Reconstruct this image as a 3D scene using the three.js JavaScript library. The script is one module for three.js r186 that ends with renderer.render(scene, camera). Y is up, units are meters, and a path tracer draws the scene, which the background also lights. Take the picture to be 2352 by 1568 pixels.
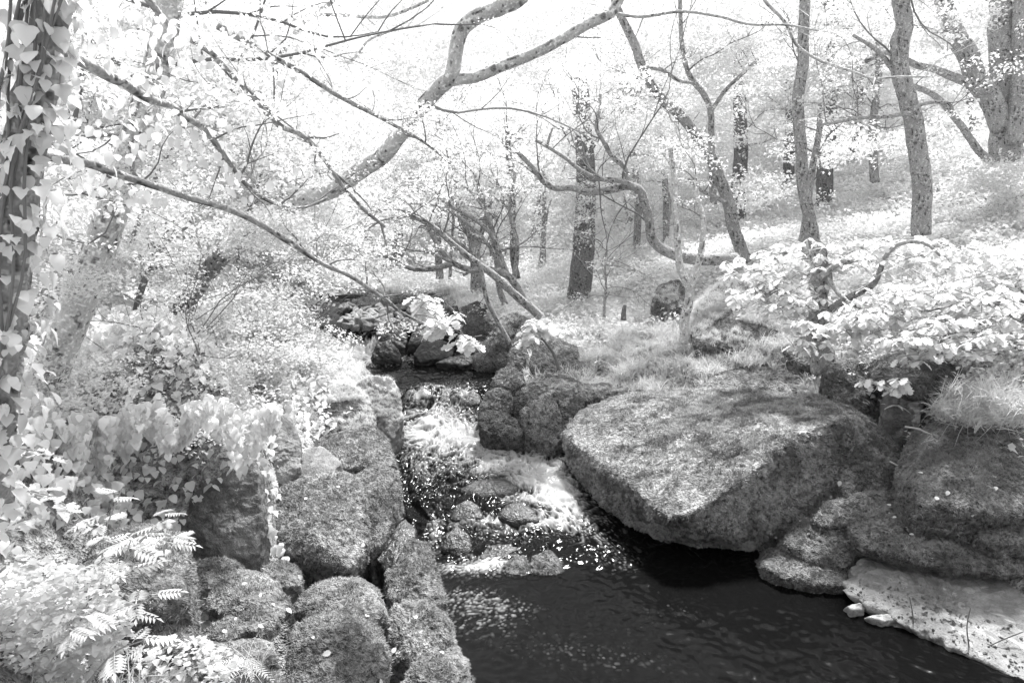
import * as THREE from 'three';
import { ConvexHull } from 'three/addons/math/ConvexHull.js';
import { mergeVertices, mergeGeometries } from 'three/addons/utils/BufferGeometryUtils.js';
import { createNoise3D, createNoise2D } from 'simplex-noise';

// ---------------------------------------------------------------- camera, sky, sun, exposure
const scene = new THREE.Scene();
const EYE = new THREE.Vector3(0, 3, 0), PITCH = 10 * Math.PI / 180, LENS = 1607.7;   // LENS: focal length in units of a 2352 x 1568 picture
const camera = new THREE.PerspectiveCamera(2 * Math.atan(784 / LENS) * 180 / Math.PI, 1024 / 682, 0.05, 600);
camera.position.copy(EYE); camera.rotation.set(-PITCH, 0, 0);
{
  const W = 128, H = 64, a = new Float32Array(W * H * 4);
  for (let j = 0; j < H; j++) for (let i = 0; i < W; i++) {
    const up = Math.sin(((j + 0.5) / H - 0.5) * Math.PI), v = up > 0 ? 0.47 + 0.06 * up : 0.4;   // a thin bright overcast, grey as the infrared film sees it
    a.set([v, v, v, 1], (j * W + i) * 4);
  }
  const t = new THREE.DataTexture(a, W, H, THREE.RGBAFormat, THREE.FloatType);
  t.mapping = THREE.EquirectangularReflectionMapping; t.magFilter = THREE.LinearFilter; t.needsUpdate = true;
  scene.background = t; scene.environment = t;
}
const sun = new THREE.DirectionalLight(0xffffff, 5);
sun.position.set(4, 20, -18); sun.target.position.set(0, 1, -8);
sun.castShadow = true; sun.shadow.radius = 15; sun.shadow.mapSize.set(4096, 4096);
Object.assign(sun.shadow.camera, { left: -30, right: 30, top: 30, bottom: -30, near: 0.5, far: 90 });
scene.add(sun, sun.target);
const renderer = new THREE.WebGLRenderer({ antialias: true });
renderer.shadowMap.enabled = true;
renderer.toneMapping = THREE.LinearToneMapping; renderer.toneMappingExposure = 2.5;

// ---------------------------------------------------------------- helpers
function rng(seed) { let s = seed | 0; return () => { s = (s + 0x6d2b79f5) | 0; let t = Math.imul(s ^ (s >>> 15), 1 | s); t = (t + Math.imul(t ^ (t >>> 7), 61 | t)) ^ t; return ((t ^ (t >>> 14)) >>> 0) / 4294967296; }; }
const V = (x, y, z) => new THREE.Vector3(x, y, z), clamp = (x, a, b) => Math.min(b, Math.max(a, x)), lerp = (a, b, t) => a + (b - a) * t;
const smooth = (a, b, x) => { const t = clamp((x - a) / (b - a), 0, 1); return t * t * (3 - 2 * t); };
const n3 = createNoise3D(rng(11)), n2 = createNoise2D(rng(12));
const fbm3 = (x, y, z, o = 4) => { let s = 0, a = 0.5; for (let i = 0; i < o; i++, a *= 0.5, x *= 2.03, y *= 2.03, z *= 2.03) s += a * n3(x, y, z); return s; };
const fbm2 = (x, y, o = 4) => { let s = 0, a = 0.5; for (let i = 0; i < o; i++, a *= 0.5, x *= 2.03, y *= 2.03) s += a * n2(x, y); return s; };
const cp = Math.cos(PITCH), sp = Math.sin(PITCH);
// the point that stands d metres ahead of the viewpoint in the direction measured at (x, y) on a 2352 x 1568 survey picture
function at(x, y, d) {
  const sx = (x - 1176) / LENS, sy = (784 - y) / LENS, t = d / (cp + sy * sp);
  return V(EYE.x + sx * t, EYE.y + (sy * cp - sp) * t, EYE.z - d);
}
const metres = (px, d) => px / LENS * d;
const Q = new THREE.Quaternion(), E = new THREE.Euler(), S = V();
const pose = (p, pitch, yaw, roll, s) => new THREE.Matrix4().compose(p, Q.setFromEuler(E.set(pitch, yaw, roll, 'YXZ')), S.setScalar(s));
const used = new Map();
function named(name) { const n = used.get(name) ?? 0; used.set(name, n + 1); return n ? name + '_' + String(n).padStart(3, '0') : name; }
function tag(o, label, category, group, kind) { if (label) o.userData.label = label; if (category) o.userData.category = category; if (group) o.userData.group = group; if (kind) o.userData.kind = kind; return o; }
function top(o, name, label, category, group, kind) { o.name = named(name); tag(o, label, category, group, kind); scene.add(o); return o; }
function mesh(geo, mat, name, parent) { const m = new THREE.Mesh(geo, mat); m.castShadow = m.receiveShadow = true; if (name) m.name = name; if (parent) parent.add(m); return m; }
class Geo {                                                       // collects triangles
  constructor() { this.p = []; this.u = []; this.c = []; this.i = []; }
  v(x, y, z, u = 0, w = 0, c) { this.p.push(x, y, z); this.u.push(u, w); if (c !== undefined) this.c.push(c, c, c); return this.p.length / 3 - 1; }
  t(a, b, c) { this.i.push(a, b, c); }
  q(a, b, c, d) { this.i.push(a, b, c, a, c, d); }
  build() {
    const g = new THREE.BufferGeometry();
    g.setAttribute('position', new THREE.Float32BufferAttribute(this.p, 3)); g.setAttribute('uv', new THREE.Float32BufferAttribute(this.u, 2));
    if (this.c.length) g.setAttribute('color', new THREE.Float32BufferAttribute(this.c, 3));
    g.setIndex(this.i); g.computeVertexNormals(); return g;
  }
}

// ---------------------------------------------------------------- textures and materials (all grey: an infrared black and white picture)
function tile(N, f) {                                             // f(noise) -> 0..1 for each texel; noise(u, v, freq) repeats
  const tab = {};
  const noise = (u, v, k, s = 0) => {
    const key = k + '_' + s;
    if (!tab[key]) { const r = rng(k * 131 + s * 7919 + 5); tab[key] = Float32Array.from({ length: k * k }, r); }
    const T = tab[key], x = u * k, y = v * k, x0 = Math.floor(x), y0 = Math.floor(y), fx = x - x0, fy = y - y0, sx = fx * fx * (3 - 2 * fx), sy = fy * fy * (3 - 2 * fy);
    const g = (a, b) => T[((b % k) + k) % k * k + ((a % k) + k) % k];
    return lerp(lerp(g(x0, y0), g(x0 + 1, y0), sx), lerp(g(x0, y0 + 1), g(x0 + 1, y0 + 1), sx), sy);
  };
  const d = new Uint8Array(N * N * 4);
  for (let j = 0; j < N; j++) for (let i = 0; i < N; i++) { const v = clamp(f(noise, i / N, j / N), 0, 1) * 255; d.set([v, v, v, 255], (j * N + i) * 4); }
  const t = new THREE.DataTexture(d, N, N); t.wrapS = t.wrapT = THREE.RepeatWrapping; t.magFilter = THREE.LinearFilter; t.needsUpdate = true; return t;
}
const rep = (t, r, srgb) => { const c = t.clone(); c.repeat.set(r, r); if (srgb) c.colorSpace = THREE.SRGBColorSpace; c.needsUpdate = true; return c; };
const mossTile = tile(1024, (n, u, v) => {                         // 1 m: tufted moss, speckled
  const big = n(u, v, 7) * 0.5 + n(u, v, 17) * 0.5, mid = n(u, v, 41), fine = n(u, v, 97), grit = n(u, v, 230);
  return 0.5 + 0.36 * (big - 0.5) + 0.5 * (mid - 0.5) + 0.4 * (fine - 0.5) + 0.3 * (grit - 0.5);
});
const rockTile = tile(1024, (n, u, v) => {
  const big = n(u, v, 5), mid = n(u, v, 23), fine = n(u, v, 90), grit = n(u, v, 260), spot = n(u, v, 13, 3);
  return 0.34 + 0.24 * big + 0.16 * mid + 0.16 * fine + 0.16 * (grit - 0.5) + (spot > 0.74 ? 0.22 : 0);
});
const barkTile = tile(512, (n, u, v) => {
  const w = u + 0.05 * n(u, v, 6), line = n(w, v * 0.25, 40) * 0.6 + n(w, v * 0.5, 80) * 0.4, blot = n(u, v, 7), spot = n(u, v, 24, 2);
  return 0.36 + 0.26 * line + 0.2 * (blot - 0.5) + 0.3 * smooth(0.62, 0.85, n(u, v, 61, 4)) - 0.3 * smooth(0.7, 0.9, n(u, v, 33, 2)) + 0.2 * (n(u, v, 128) - 0.5);
});
const std = (o) => new THREE.MeshStandardMaterial({ roughness: 0.95, metalness: 0, ...o });
const G = (v) => new THREE.Color().setRGB(v, v, v);
const M = {
  moss: std({ color: G(0.62), vertexColors: true, map: rep(mossTile, 1), bumpMap: rep(mossTile, 1), bumpScale: 0.03 }),
  rock: std({ color: G(0.7), vertexColors: true, map: rep(rockTile, 1), bumpMap: rep(rockTile, 1), bumpScale: 0.02, roughness: 0.85 }),
  wet: std({ color: G(0.17), vertexColors: true, map: rep(rockTile, 1), bumpMap: rep(rockTile, 1), bumpScale: 0.02, roughness: 0.35 }),
  soil: std({ color: G(1.6), vertexColors: true, map: rep(mossTile, 0.7), bumpMap: rep(mossTile, 0.7), bumpScale: 0.05 }),
  barkPale: std({ color: G(1.0), map: rep(barkTile, 1), bumpMap: rep(barkTile, 1), bumpScale: 0.008 }),
  bark: std({ color: G(0.62), map: rep(barkTile, 1), bumpMap: rep(barkTile, 1), bumpScale: 0.015 }),
  barkDark: std({ color: G(0.36), map: rep(barkTile, 1), bumpMap: rep(barkTile, 1), bumpScale: 0.02 }),
  mossBlade: std({ color: G(0.61) }),
  twig: std({ color: G(0.18) }), twigPale: std({ color: G(0.35) }), strawPale: std({ color: G(0.62) }),
  water: new THREE.MeshPhysicalMaterial({ color: G(1), vertexColors: true, roughness: 0.12, ior: 1.33, specularIntensity: 0.3 }),
};
const leafMat = (v, tr = 0.35) => new THREE.MeshPhysicalMaterial({ color: G(v), roughness: 1, transmission: tr, thickness: 0, specularIntensity: 0.25, side: THREE.DoubleSide });
M.leaf = leafMat(0.81, 0.45); M.leafNear = leafMat(0.82, 0.35); M.leafIvy = leafMat(0.84, 0.3); M.grass = leafMat(0.8, 0.35); M.leafOak = leafMat(0.78, 0.3); M.ivyTones = [M.leafIvy, leafMat(0.72, 0.25), leafMat(0.62, 0.2), leafMat(0.9, 0.3)];

// each face takes the grain, in metres, from the plane that it faces most
function boxUv(h) {
  const q = h.toNonIndexed(), P = q.attributes.position.array, N = q.attributes.normal.array, uv = new Float32Array(P.length / 3 * 2);
  for (let t = 0; t < P.length; t += 9) {
    const a = [0, 1, 2].map((e) => Math.abs(N[t + e] + N[t + 3 + e] + N[t + 6 + e])), w = a[1] >= a[0] && a[1] >= a[2] ? 1 : a[0] > a[2] ? 0 : 2;
    for (let v = 0; v < 3; v++) { const i = t + v * 3, s = i / 3 * 2; uv[s] = w === 0 ? P[i + 2] : P[i]; uv[s + 1] = w === 1 ? P[i + 2] : P[i + 1]; }
  }
  q.setAttribute('uv', new THREE.BufferAttribute(uv, 2)); return q;
}
// ---------------------------------------------------------------- the lie of the land
const line = (pts) => (x) => { if (x <= pts[0][0]) return pts[0][1]; for (let i = 1; i < pts.length; i++) if (x <= pts[i][0]) return lerp(pts[i - 1][1], pts[i][1], (x - pts[i - 1][0]) / (pts[i][0] - pts[i - 1][0])); return pts.at(-1)[1]; };
const shoreL = line([[-8, 2.2], [0, 1.0], [2.8, 0.1], [4.1, -0.3], [5.0, -0.55], [5.7, -0.75], [6.6, -1.05], [7.7, -1.35], [8.7, -1.45], [9.3, -1.5], [9.8, -2.0], [10.5, -2.9], [11.5, -3.6], [13, -4.3], [15.5, -4.4], [17, -6], [20, -11], [30, -24]]);
const shoreR = line([[-8, 9], [2, 5.2], [3.4, 4.0], [4.1, 3.1], [4.5, 2.75], [5.2, 2.4], [5.8, 2.05], [6.4, 1.4], [6.8, 0.95], [7.7, 0.55], [8.7, -0.38], [9.3, -0.3], [10.4, -0.25], [11.2, -0.8], [12, -1.3], [14, -1.5], [15.8, -1.9], [16.6, -3.4], [18, -6.5], [20, -9.5], [30, -22]]);
const level = line([[-8, -0.02], [5.6, 0], [6.3, 0.03], [7.0, 0.17], [7.7, 0.3], [8.4, 0.42], [8.85, 0.47], [9.3, 0.69], [10.9, 0.75], [11.3, 0.8], [11.7, 1.05], [13, 1.1], [18, 1.15], [30, 1.2]]);
const controls = [
  // right bank, then left bank, then far and behind
  ...[[1250, 760, 11], [1500, 800, 9.5], [1700, 850, 8.3, 0.25], [2300, 740, 7], [2100, 515, 14], [1870, 560, 13], [1700, 575, 14], [1580, 765, 10], [2352, 400, 14], [2300, 350, 16], [1330, 710, 13], [1450, 570, 20], [1150, 645, 18], [1000, 672, 17], [930, 668, 17.4], [2060, 1000, 6.6, 0.5], [2300, 1100, 5.4, 0.5], [2200, 1340, 4.9, 0.55], [2350, 1480, 4.4, 0.5], [2000, 700, 9], [2352, 600, 9.5], [1900, 500, 18], [1750, 700, 11], [1300, 840, 9.4, 0.2], [1420, 900, 8.3, 0.25],
    [850, 870, 8.3, 0.25], [700, 850, 8.6], [400, 900, 4.8], [100, 1000, 3.8], [520, 1030, 4.75, 0.1], [200, 1060, 4.1, 0.1], [300, 1290, 3.6, 0.5], [550, 1400, 4.1, 0.6], [400, 1568, 3.0, 0.35], [480, 1200, 4.6, 0.8], [850, 1500, 3.9, 0.7], [750, 1090, 6.0, 0.5], [700, 1250, 5.2, 0.7], [60, 1010, 4.6], [390, 770, 7.2], [250, 720, 10], [600, 720, 10.5], [500, 640, 16], [900, 645, 21], [100, 700, 8]].map(([x, y, d, drop = 0]) => { const p = at(x, y, d); return [p.x, -p.z, p.y - drop]; }),
  [0, 0, 1.35], [-2, 0, 1.6], [-3, -6, 2], [9, 0, 1.6], [12, 4, 3], [12, 10, 4.2], [20, 14, 6.5], [16, 25, 6], [30, 40, 9], [6, 30, 3.4], [-8, 4, 2.6], [-12, 10, 3], [-14, 22, 2.6], [-25, 40, 3.5], [0, 45, 3], [0, 90, 5], [-60, 90, 6], [60, 90, 14], [60, 10, 14], [-60, 10, 8], [0, -40, 2],
];
const tps = (() => {
  const N = controls.length, n = N + 3, U = (r2) => r2 < 1e-9 ? 0 : r2 * Math.log(r2) * 0.5, A = Array.from({ length: n }, () => new Float64Array(n + 1));
  for (let i = 0; i < N; i++) {
    for (let j = 0; j < N; j++) A[i][j] = U((controls[i][0] - controls[j][0]) ** 2 + (controls[i][1] - controls[j][1]) ** 2) + (i === j ? 0.02 : 0);
    [1, controls[i][0], controls[i][1]].forEach((v, k) => { A[i][N + k] = v; A[N + k][i] = v; });
    A[i][n] = controls[i][2];
  }
  for (let c = 0; c < n; c++) {
    let b = c; for (let r = c + 1; r < n; r++) if (Math.abs(A[r][c]) > Math.abs(A[b][c])) b = r;
    [A[c], A[b]] = [A[b], A[c]];
    for (let r = 0; r < n; r++) if (r !== c) { const k = A[r][c] / A[c][c]; if (k) for (let q = c; q <= n; q++) A[r][q] -= k * A[c][q]; }
  }
  const w = A.map((r, i) => r[n] / r[i]);
  return (x, d) => { let s = w[N] + w[N + 1] * x + w[N + 2] * d; for (let i = 0; i < N; i++) s += w[i] * U((controls[i][0] - x) ** 2 + (controls[i][1] - d) ** 2); return s; };
})();
function land(x, d) {                                             // height of the ground d metres ahead
  const bank = tps(x, d) + 0.1 * fbm2(x * 0.7, d * 0.7, 3) + 0.03 * fbm2(x * 3, d * 3, 2), bed = level(d) - 0.4 + 0.1 * n2(x * 2, d * 2);
  const out = Math.max(shoreL(d) - x, x - shoreR(d)), wide = 0.55;
  if (out <= -0.05) return bed;
  return lerp(bed, Math.max(bank, bed + 0.1), smooth(-0.05, wide, out));
}
const onLand = (x, d, up = 0) => V(x, land(x, d) + up, -d);
{
  const axis = (a, b, fine, lo, hi) => { const o = []; for (let x = a; x <= b + 1e-6; x += fine) o.push(x); let s = fine; for (let x = b; x < hi;) { s *= 1.22; x += s; o.push(x); } s = fine; for (let x = a; x > lo;) { s *= 1.22; x -= s; o.unshift(x); } return o; };
  const X = axis(-9, 9, 0.1, -160, 160), D = axis(1.5, 17, 0.1, -60, 260), g = new Geo();
  for (const d of D) for (const x of X) {
    const c = 0.34 + 0.3 * smooth(-0.1, 0.35, fbm2(x * 1.3 + 9, d * 1.3)) + 0.1 * n2(x * 6, d * 6);
    g.v(x, land(x, d), -d, x, d, c);
  }
  const w = X.length;
  for (let j = 0; j + 1 < D.length; j++) for (let i = 0; i + 1 < w; i++) g.q(j * w + i, j * w + i + 1, (j + 1) * w + i + 1, (j + 1) * w + i);
  top(mesh(boxUv(g.build()), M.soil), 'ground', 'rough woodland ground under grass and leaves', 'ground', null, 'structure');
}

// ---------------------------------------------------------------- the stream: one sheet of broken water from the far riffle down to the pool
const onWater = (x, y, h) => { let d = 6; for (let k = 0; k < 40; k++) { const p = at(x, y, d), l = h ?? level(d); d += clamp((p.y - l) * 2, -0.5, 0.5); } return at(x, y, d); };
const foamSpots = [[1010, 1040, 90, 40, 0.5], [1120, 1010, 60, 26, 0.6], [960, 1000, 40, 30, 0.6], [1080, 1085, 110, 30, 0.5], [960, 1070, 40, 30, 0.35], [1180, 1110, 70, 20, 0.6], [1250, 1060, 40, 20, 0.5], [1000, 1130, 60, 30, 0.3], [1260, 1190, 90, 24, 0.6], [1150, 1230, 80, 20, 0.5], [1000, 955, 95, 34, 1.0], [1060, 985, 90, 30, 0.8], [1030, 1010, 80, 22, 0.6], [1150, 1045, 110, 26, 0.75], [1180, 1065, 70, 26, 0.8], [1235, 1095, 55, 34, 1.1], [1290, 1115, 40, 40, 1.1], [1290, 1150, 60, 20, 1], [1200, 1145, 60, 12, 1], [1120, 1130, 40, 10, 0.7], [1320, 1180, 60, 16, 0.7], [1180, 1200, 110, 14, 0.85], [1090, 1190, 30, 16, 0.7], [995, 1225, 16, 40, 0.9], [1040, 1240, 24, 40, 0.5], [1070, 1305, 90, 16, 1.1], [1130, 1290, 40, 16, 1], [1060, 1375, 90, 24, 0.6], [1140, 1400, 80, 20, 0.5], [1090, 1440, 90, 20, 0.35], [1370, 1240, 46, 20, 0.6], [1420, 1290, 50, 24, 0.35], [1330, 1215, 60, 14, 0.6], [962, 918, 20, 12, 0.7], [1068, 915, 20, 14, 0.8], [1010, 900, 30, 5, 0.4], [1080, 880, 60, 8, 0.3], [830, 812, 80, 14, 1.1], [780, 800, 70, 20, 1.2], [900, 826, 90, 8, 0.9], [850, 835, 60, 8, 0.7], [1000, 890, 80, 6, 0.4], [1250, 1480, 160, 40, 0.12], [1550, 1400, 150, 60, 0.12], [1400, 1520, 150, 30, 0.16]]
  .map(([x, y, rx, ry, s]) => { const c = onWater(x, y), e = onWater(x + rx, y), f = onWater(x, y + ry); return [c.x, -c.z, Math.abs(e.x - c.x), Math.max(0.06, Math.abs(f.z - c.z)), s]; });
const domes = [[975, 905, 50, 0.08], [1065, 905, 40, 0.07], [1020, 960, 70, 0.05], [880, 800, 40, 0.15]]
  .map(([x, y, r, h]) => { const c = onWater(x, y), e = onWater(x + r, y); return [c.x, -c.z, Math.abs(e.x - c.x), h]; });
function foamAt(x, d) {
  let s = 0; for (const [cx, cd, rx, rd, k] of foamSpots) { const q = ((x - cx) / rx) ** 2 + ((d - cd) / rd) ** 2; if (q < 6) s += k * Math.exp(-q * 0.8); }
  return s;
}
function waterAt(x, d) {                                          // [height, foam]
  const rough = smooth(5, 6.4, d) * (1 - 0.55 * smooth(9.1, 9.6, d)) + 0.4 * smooth(10.6, 11, d), mask = foamAt(x, d);
  const slant = d < 9.02 && d > 5 ? 0.69 * smooth(5, 6.4, d) : 0, ax = x * Math.cos(slant) + (d - 7) * Math.sin(slant), ad = (d - 7) * Math.cos(slant) - x * Math.sin(slant);   // the current swings towards the huge boulder
  const wx = ax + 0.22 * fbm2(x * 1.4, d * 1.4, 2), wd = ad + 0.22 * fbm2(x * 1.4 + 9, d * 1.4, 2);
  const web = 1 - Math.abs(fbm2(wx * 3.6, wd * 4.4, 4)) * 2.6, web2 = 1 - Math.abs(fbm2(wx * 9 + 3, wd * 12, 3)) * 2.6, froth = fbm2(x * 34, d * 30, 3), swell = fbm2(wx * 2.6 + 5, wd * 2, 3);   // crests, threads, bubbles
  let foam = smooth(0.45, 1.6, mask + 0.5 * (web - 0.55) + 0.42 * (web2 - 0.5) + 0.4 * froth) * smooth(0.02, 0.3, mask);
  foam = Math.max(foam, smooth(0.82, 1, web2) * smooth(0.04, 0.45, mask) * 0.55, smooth(0.42, 0.6, fbm2(x * 44, d * 44, 2)) * smooth(0.03, 0.2, mask + 0.02) * 0.22);
  let h = level(d) + rough * (0.05 * swell + 0.018 * web + 0.002 * web2) + 0.004 * n2(x * 9, d * 9) + 0.006 * n2(x * 3.1 + 4, d * 2.3) + foam * 0.01;
  for (const [cx, cd, r, k] of domes) { const q = ((x - cx) ** 2 + (d - cd) ** 2) / (r * r); if (q < 1) h += k * Math.sqrt(1 - q) * (1 - q * 0.3); }
  return [h, foam];
}
{
  const g = new Geo(), rows = [];
  for (let d = -7; d < 3.6; d += 0.5) rows.push(d);
  for (let d = 3.6; d < 9.7; d += 0.018) rows.push(d);
  for (let d = 9.7; d < 12.5; d += 0.03) rows.push(d);
  for (let d = 12.5; d < 30; d += 0.25) rows.push(d);
  const C = 230;
  for (const d of rows) {
    const a = shoreL(d) - 0.35, b = shoreR(d) + 0.35;
    for (let i = 0; i <= C; i++) { const x = lerp(a, b, i / C), [h, f] = waterAt(x, d); g.v(x, h, -d, x, d, lerp(0.004, 0.36, f ** 1.25)); }
  }
  for (let j = 0; j + 1 < rows.length; j++) for (let i = 0; i < C; i++) { const k = j * (C + 1) + i; g.q(k, k + 1, k + C + 2, k + C + 1); }
  top(mesh(g.build(), M.water), 'stream_water', 'dark stream tumbling over boulders into a still black pool', 'stream', null, 'structure');
}

// ---------------------------------------------------------------- rocks
const icos = new Map();
function ico(n) { if (!icos.has(n)) { const g = new THREE.IcosahedronGeometry(1, n); g.deleteAttribute('normal'); g.deleteAttribute('uv'); icos.set(n, mergeVertices(g, 1e-5)); } return icos.get(n); }
function rockGeo(points, { detail = 26, round = 36, lump = 0.07, fine = 0.009, seed = 1, tone = 0.5, patch = 0.5, alt = 0.3, lichen = 0 } = {}) {
  const hull = new ConvexHull().setFromPoints(points), c = V(0, 0, 0);
  points.forEach((p) => c.add(p)); c.multiplyScalar(1 / points.length);
  const planes = hull.faces.map((f) => [f.normal.x, f.normal.y, f.normal.z, f.constant - f.normal.dot(c)]).filter((p) => p[3] > 1e-4);
  const g = ico(detail), p = g.attributes.position, n = p.count, hard = new Float32Array(n), soft = new Float32Array(n);
  let hs = 0, ss = 0;
  for (let i = 0; i < n; i++) {
    const x = p.getX(i), y = p.getY(i), z = p.getZ(i); let m = 1e9, s = 0;
    for (const [a, b, e, k] of planes) { const q = a * x + b * y + e * z; if (q > 1e-4) { const r = k / q; if (r < m) m = r; s += r ** -round; } }
    hard[i] = m; soft[i] = s ** (-1 / round); hs += m; ss += soft[i];
  }
  const k = hs / ss * 0.995, size = hs / n, pos = new Float32Array(n * 3);
  for (let i = 0; i < n; i++) {
    const x = p.getX(i), y = p.getY(i), z = p.getZ(i), r0 = soft[i] * k, wx = c.x + x * r0, wy = c.y + y * r0, wz = c.z + z * r0, o = seed * 17.3;
    const f = 0.9 / size, big = fbm3(wx * f + o, wy * f, wz * f, 3), cr = Math.abs(fbm3(wx * f * 1.4, wy * f * 1.4 + o, wz * f * 1.4, 3)), small = fbm3(wx * 9, wy * 9 + o, wz * 9, 3), tuft = fbm3(wx * 32, wy * 32 + o, wz * 32, 2);
    const r = r0 + lump * size * (big - 0.9 * Math.max(0, 0.1 - cr) * 4) + fine * (small * 2.2 + tuft * 0.7);
    pos.set([c.x + x * r, c.y + y * r, c.z + z * r], i * 3);
  }
  const h = new THREE.BufferGeometry(); h.setAttribute('position', new THREE.BufferAttribute(pos, 3)); h.setIndex(g.index); h.computeVertexNormals();
  // split so that each face takes the grain in metres from the plane that it faces most
  const q = h.toNonIndexed(), P = q.attributes.position.array, Nn = q.attributes.normal.array, uv = new Float32Array(P.length / 3 * 2), col = new Float32Array(P.length);
  for (let t = 0; t < P.length; t += 9) {
    const a = [0, 1, 2].map((e) => Math.abs(Nn[t + e] + Nn[t + 3 + e] + Nn[t + 6 + e])), w = a[1] >= a[0] && a[1] >= a[2] ? 1 : a[0] > a[2] ? 0 : 2;
    for (let v = 0; v < 3; v++) {
      const i = t + v * 3, x = P[i], y = P[i + 1], z = P[i + 2], s = (t / 9 * 3 + v) * 2;
      uv[s] = w === 0 ? z : x; uv[s + 1] = w === 1 ? z : y;
      const m = fbm3(x * 2.3 + seed, y * 2.3, z * 2.3, 4), sp = n3(x * 7, y * 7 + seed * 3, z * 7) + 0.5 * n3(x * 19, y * 19, z * 19);
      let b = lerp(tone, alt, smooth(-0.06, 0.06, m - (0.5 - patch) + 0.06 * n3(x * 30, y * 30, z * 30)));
      if (lichen && sp > 1.15 - lichen) b = lerp(b, 0.9, 0.8);
      b *= 1.06 + 0.16 * n3(x * 4, y * 4, z * 4 + seed) + 0.3 * fbm3(x * 8, y * 8 + seed, z * 8, 3) + 0.16 * n3(x * 26, y * 26, z * 26);
      col[i] = col[i + 1] = col[i + 2] = b;
    }
  }
  q.setAttribute('uv', new THREE.BufferAttribute(uv, 2)); q.setAttribute('color', new THREE.BufferAttribute(col, 3));
  return q;
}
const covers = [];                                                // grass tufts that grow on the tops of rocks
function cover(m, n, least, scale, list = covers) {
  const p = m.geometry.attributes.position, N = m.geometry.attributes.normal, r = rng(n + p.count); let k = 0;
  for (let tries = 0; tries < n * 40 && k < n; tries++) { const i = Math.floor(r() * p.count); if (N.getY(i) < least || n3(p.getX(i) * 1.6, p.getY(i) * 1.6, p.getZ(i) * 1.6) < -0.25) continue; list.push(pose(V(p.getX(i), p.getY(i) - 0.01, p.getZ(i)), (r() - 0.5) * 0.8, r() * 6.283, (r() - 0.5) * 0.8, scale * (0.5 + 0.8 * r()))); k++; }
}
const mossTufts = [0, 1].map((k) => {                             // a pinch of moss: short leaning blades
  const r = rng(300 + k), g = new Geo();
  for (let i = 0; i < 12; i++) { const a = r() * 6.283, l = 0.5 + 0.6 * r(), b = 0.2 + 0.9 * r(), x = (r() - 0.5) * 1.6, z = (r() - 0.5) * 1.6, dx = Math.cos(a), dz = Math.sin(a), w = 0.11; g.t(g.v(x - dz * w, -0.1, z + dx * w), g.v(x + dz * w, -0.1, z - dx * w), g.v(x + dx * b * l, l, z + dz * b * l)); }
  return g.build();
});
function mossOn(m, n, size = 0.022) {
  const P = m.geometry.attributes.position, N = m.geometry.attributes.normal, r = rng(n + 7), up = V(0, 1, 0), q = new THREE.Quaternion(), turn = new THREE.Quaternion(), col = new THREE.Color(), lists = [[], []], tri = P.count / 3;
  const C = m.geometry.attributes.color, v = V(), nn = V(), e = V();
  for (let k = 0; k < n; k++) {
    const t = Math.floor(r() * tri) * 3, a = r(), b = r() * (1 - a), w = [a, b, 1 - a - b]; v.set(0, 0, 0); nn.set(0, 0, 0);
    for (let i = 0; i < 3; i++) { v.addScaledVector(e.fromBufferAttribute(P, t + i), w[i]); nn.addScaledVector(e.fromBufferAttribute(N, t + i), w[i]); }
    if (nn.z < -0.5 || fbm3(v.x * 3, v.y * 3, v.z * 3, 3) < -0.22) continue;
    q.setFromUnitVectors(up, nn.normalize()).multiply(turn.setFromAxisAngle(up, r() * 6.283)); lists[k % 2].push([new THREE.Matrix4().compose(v.clone(), q, V(1, 1, 1).multiplyScalar(size * (0.6 + 0.8 * r()))), C.getX(t) * (0.75 + 0.5 * r())]);
  }
  lists.forEach((l, k) => { const im = new THREE.InstancedMesh(mossTufts[k], M.mossBlade, l.length); im.name = 'moss'; im.userData.kind = 'stuff'; l.forEach(([x, c], i) => { im.setMatrixAt(i, x); im.setColorAt(i, col.setRGB(c, c, c)); }); m.add(im); });
}
let rockSeed = 1;
function rock(name, label, outline, dNear, dFar, o = {}) {
  const ys = outline.map((p) => p[1]), xs = outline.map((p) => p[0]), y0 = Math.min(...ys), y1 = Math.max(...ys), x0 = Math.min(...xs), x1 = Math.max(...xs), mid = (dNear + dFar) / 2;
  const th = o.thick ?? metres(x1 - x0, mid) * 0.5, sink = o.sink ?? 0.35, pts = [], cx = (x0 + x1) / 2, cy = (y0 + y1) / 2;
  for (const [x, y, dd] of outline) {
    const d = dd ?? lerp(dNear, dFar, (y1 - y) / (y1 - y0)), p = at(x, y, d); pts.push(p);
    pts.push(p.clone().add(V((cx - x) / LENS * d * 0.3, -0.12, -th)));
    if (y > cy) pts.push(p.clone().add(V(0, -sink, -th * 0.3)));
  }
  pts.push(at(cx, lerp(cy, y1, 0.25), lerp(mid, dNear, 0.5) - (o.bulge ?? 0.03) * metres(x1 - x0, mid)));
  for (const e of o.extra ?? []) pts.push(at(...e));
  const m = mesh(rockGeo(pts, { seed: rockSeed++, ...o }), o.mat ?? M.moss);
  if (o.grass) cover(m, ...o.grass);
  if ((o.mat ?? M.moss) === M.moss) mossOn(m, o.moss ?? Math.round(clamp(metres(x1 - x0, mid) * metres(y1 - y0, mid) * 5200, 300, 6000)), o.tuft ?? (mid > 7 ? 0.014 : 0.019));
  return top(m, name, label, o.category ?? 'rock', o.group);
}
const R = rock, bare = { mat: M.rock, tone: 0.5, alt: 0.3 }, dark = { mat: M.wet, tone: 0.34, alt: 0.2 };
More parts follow.
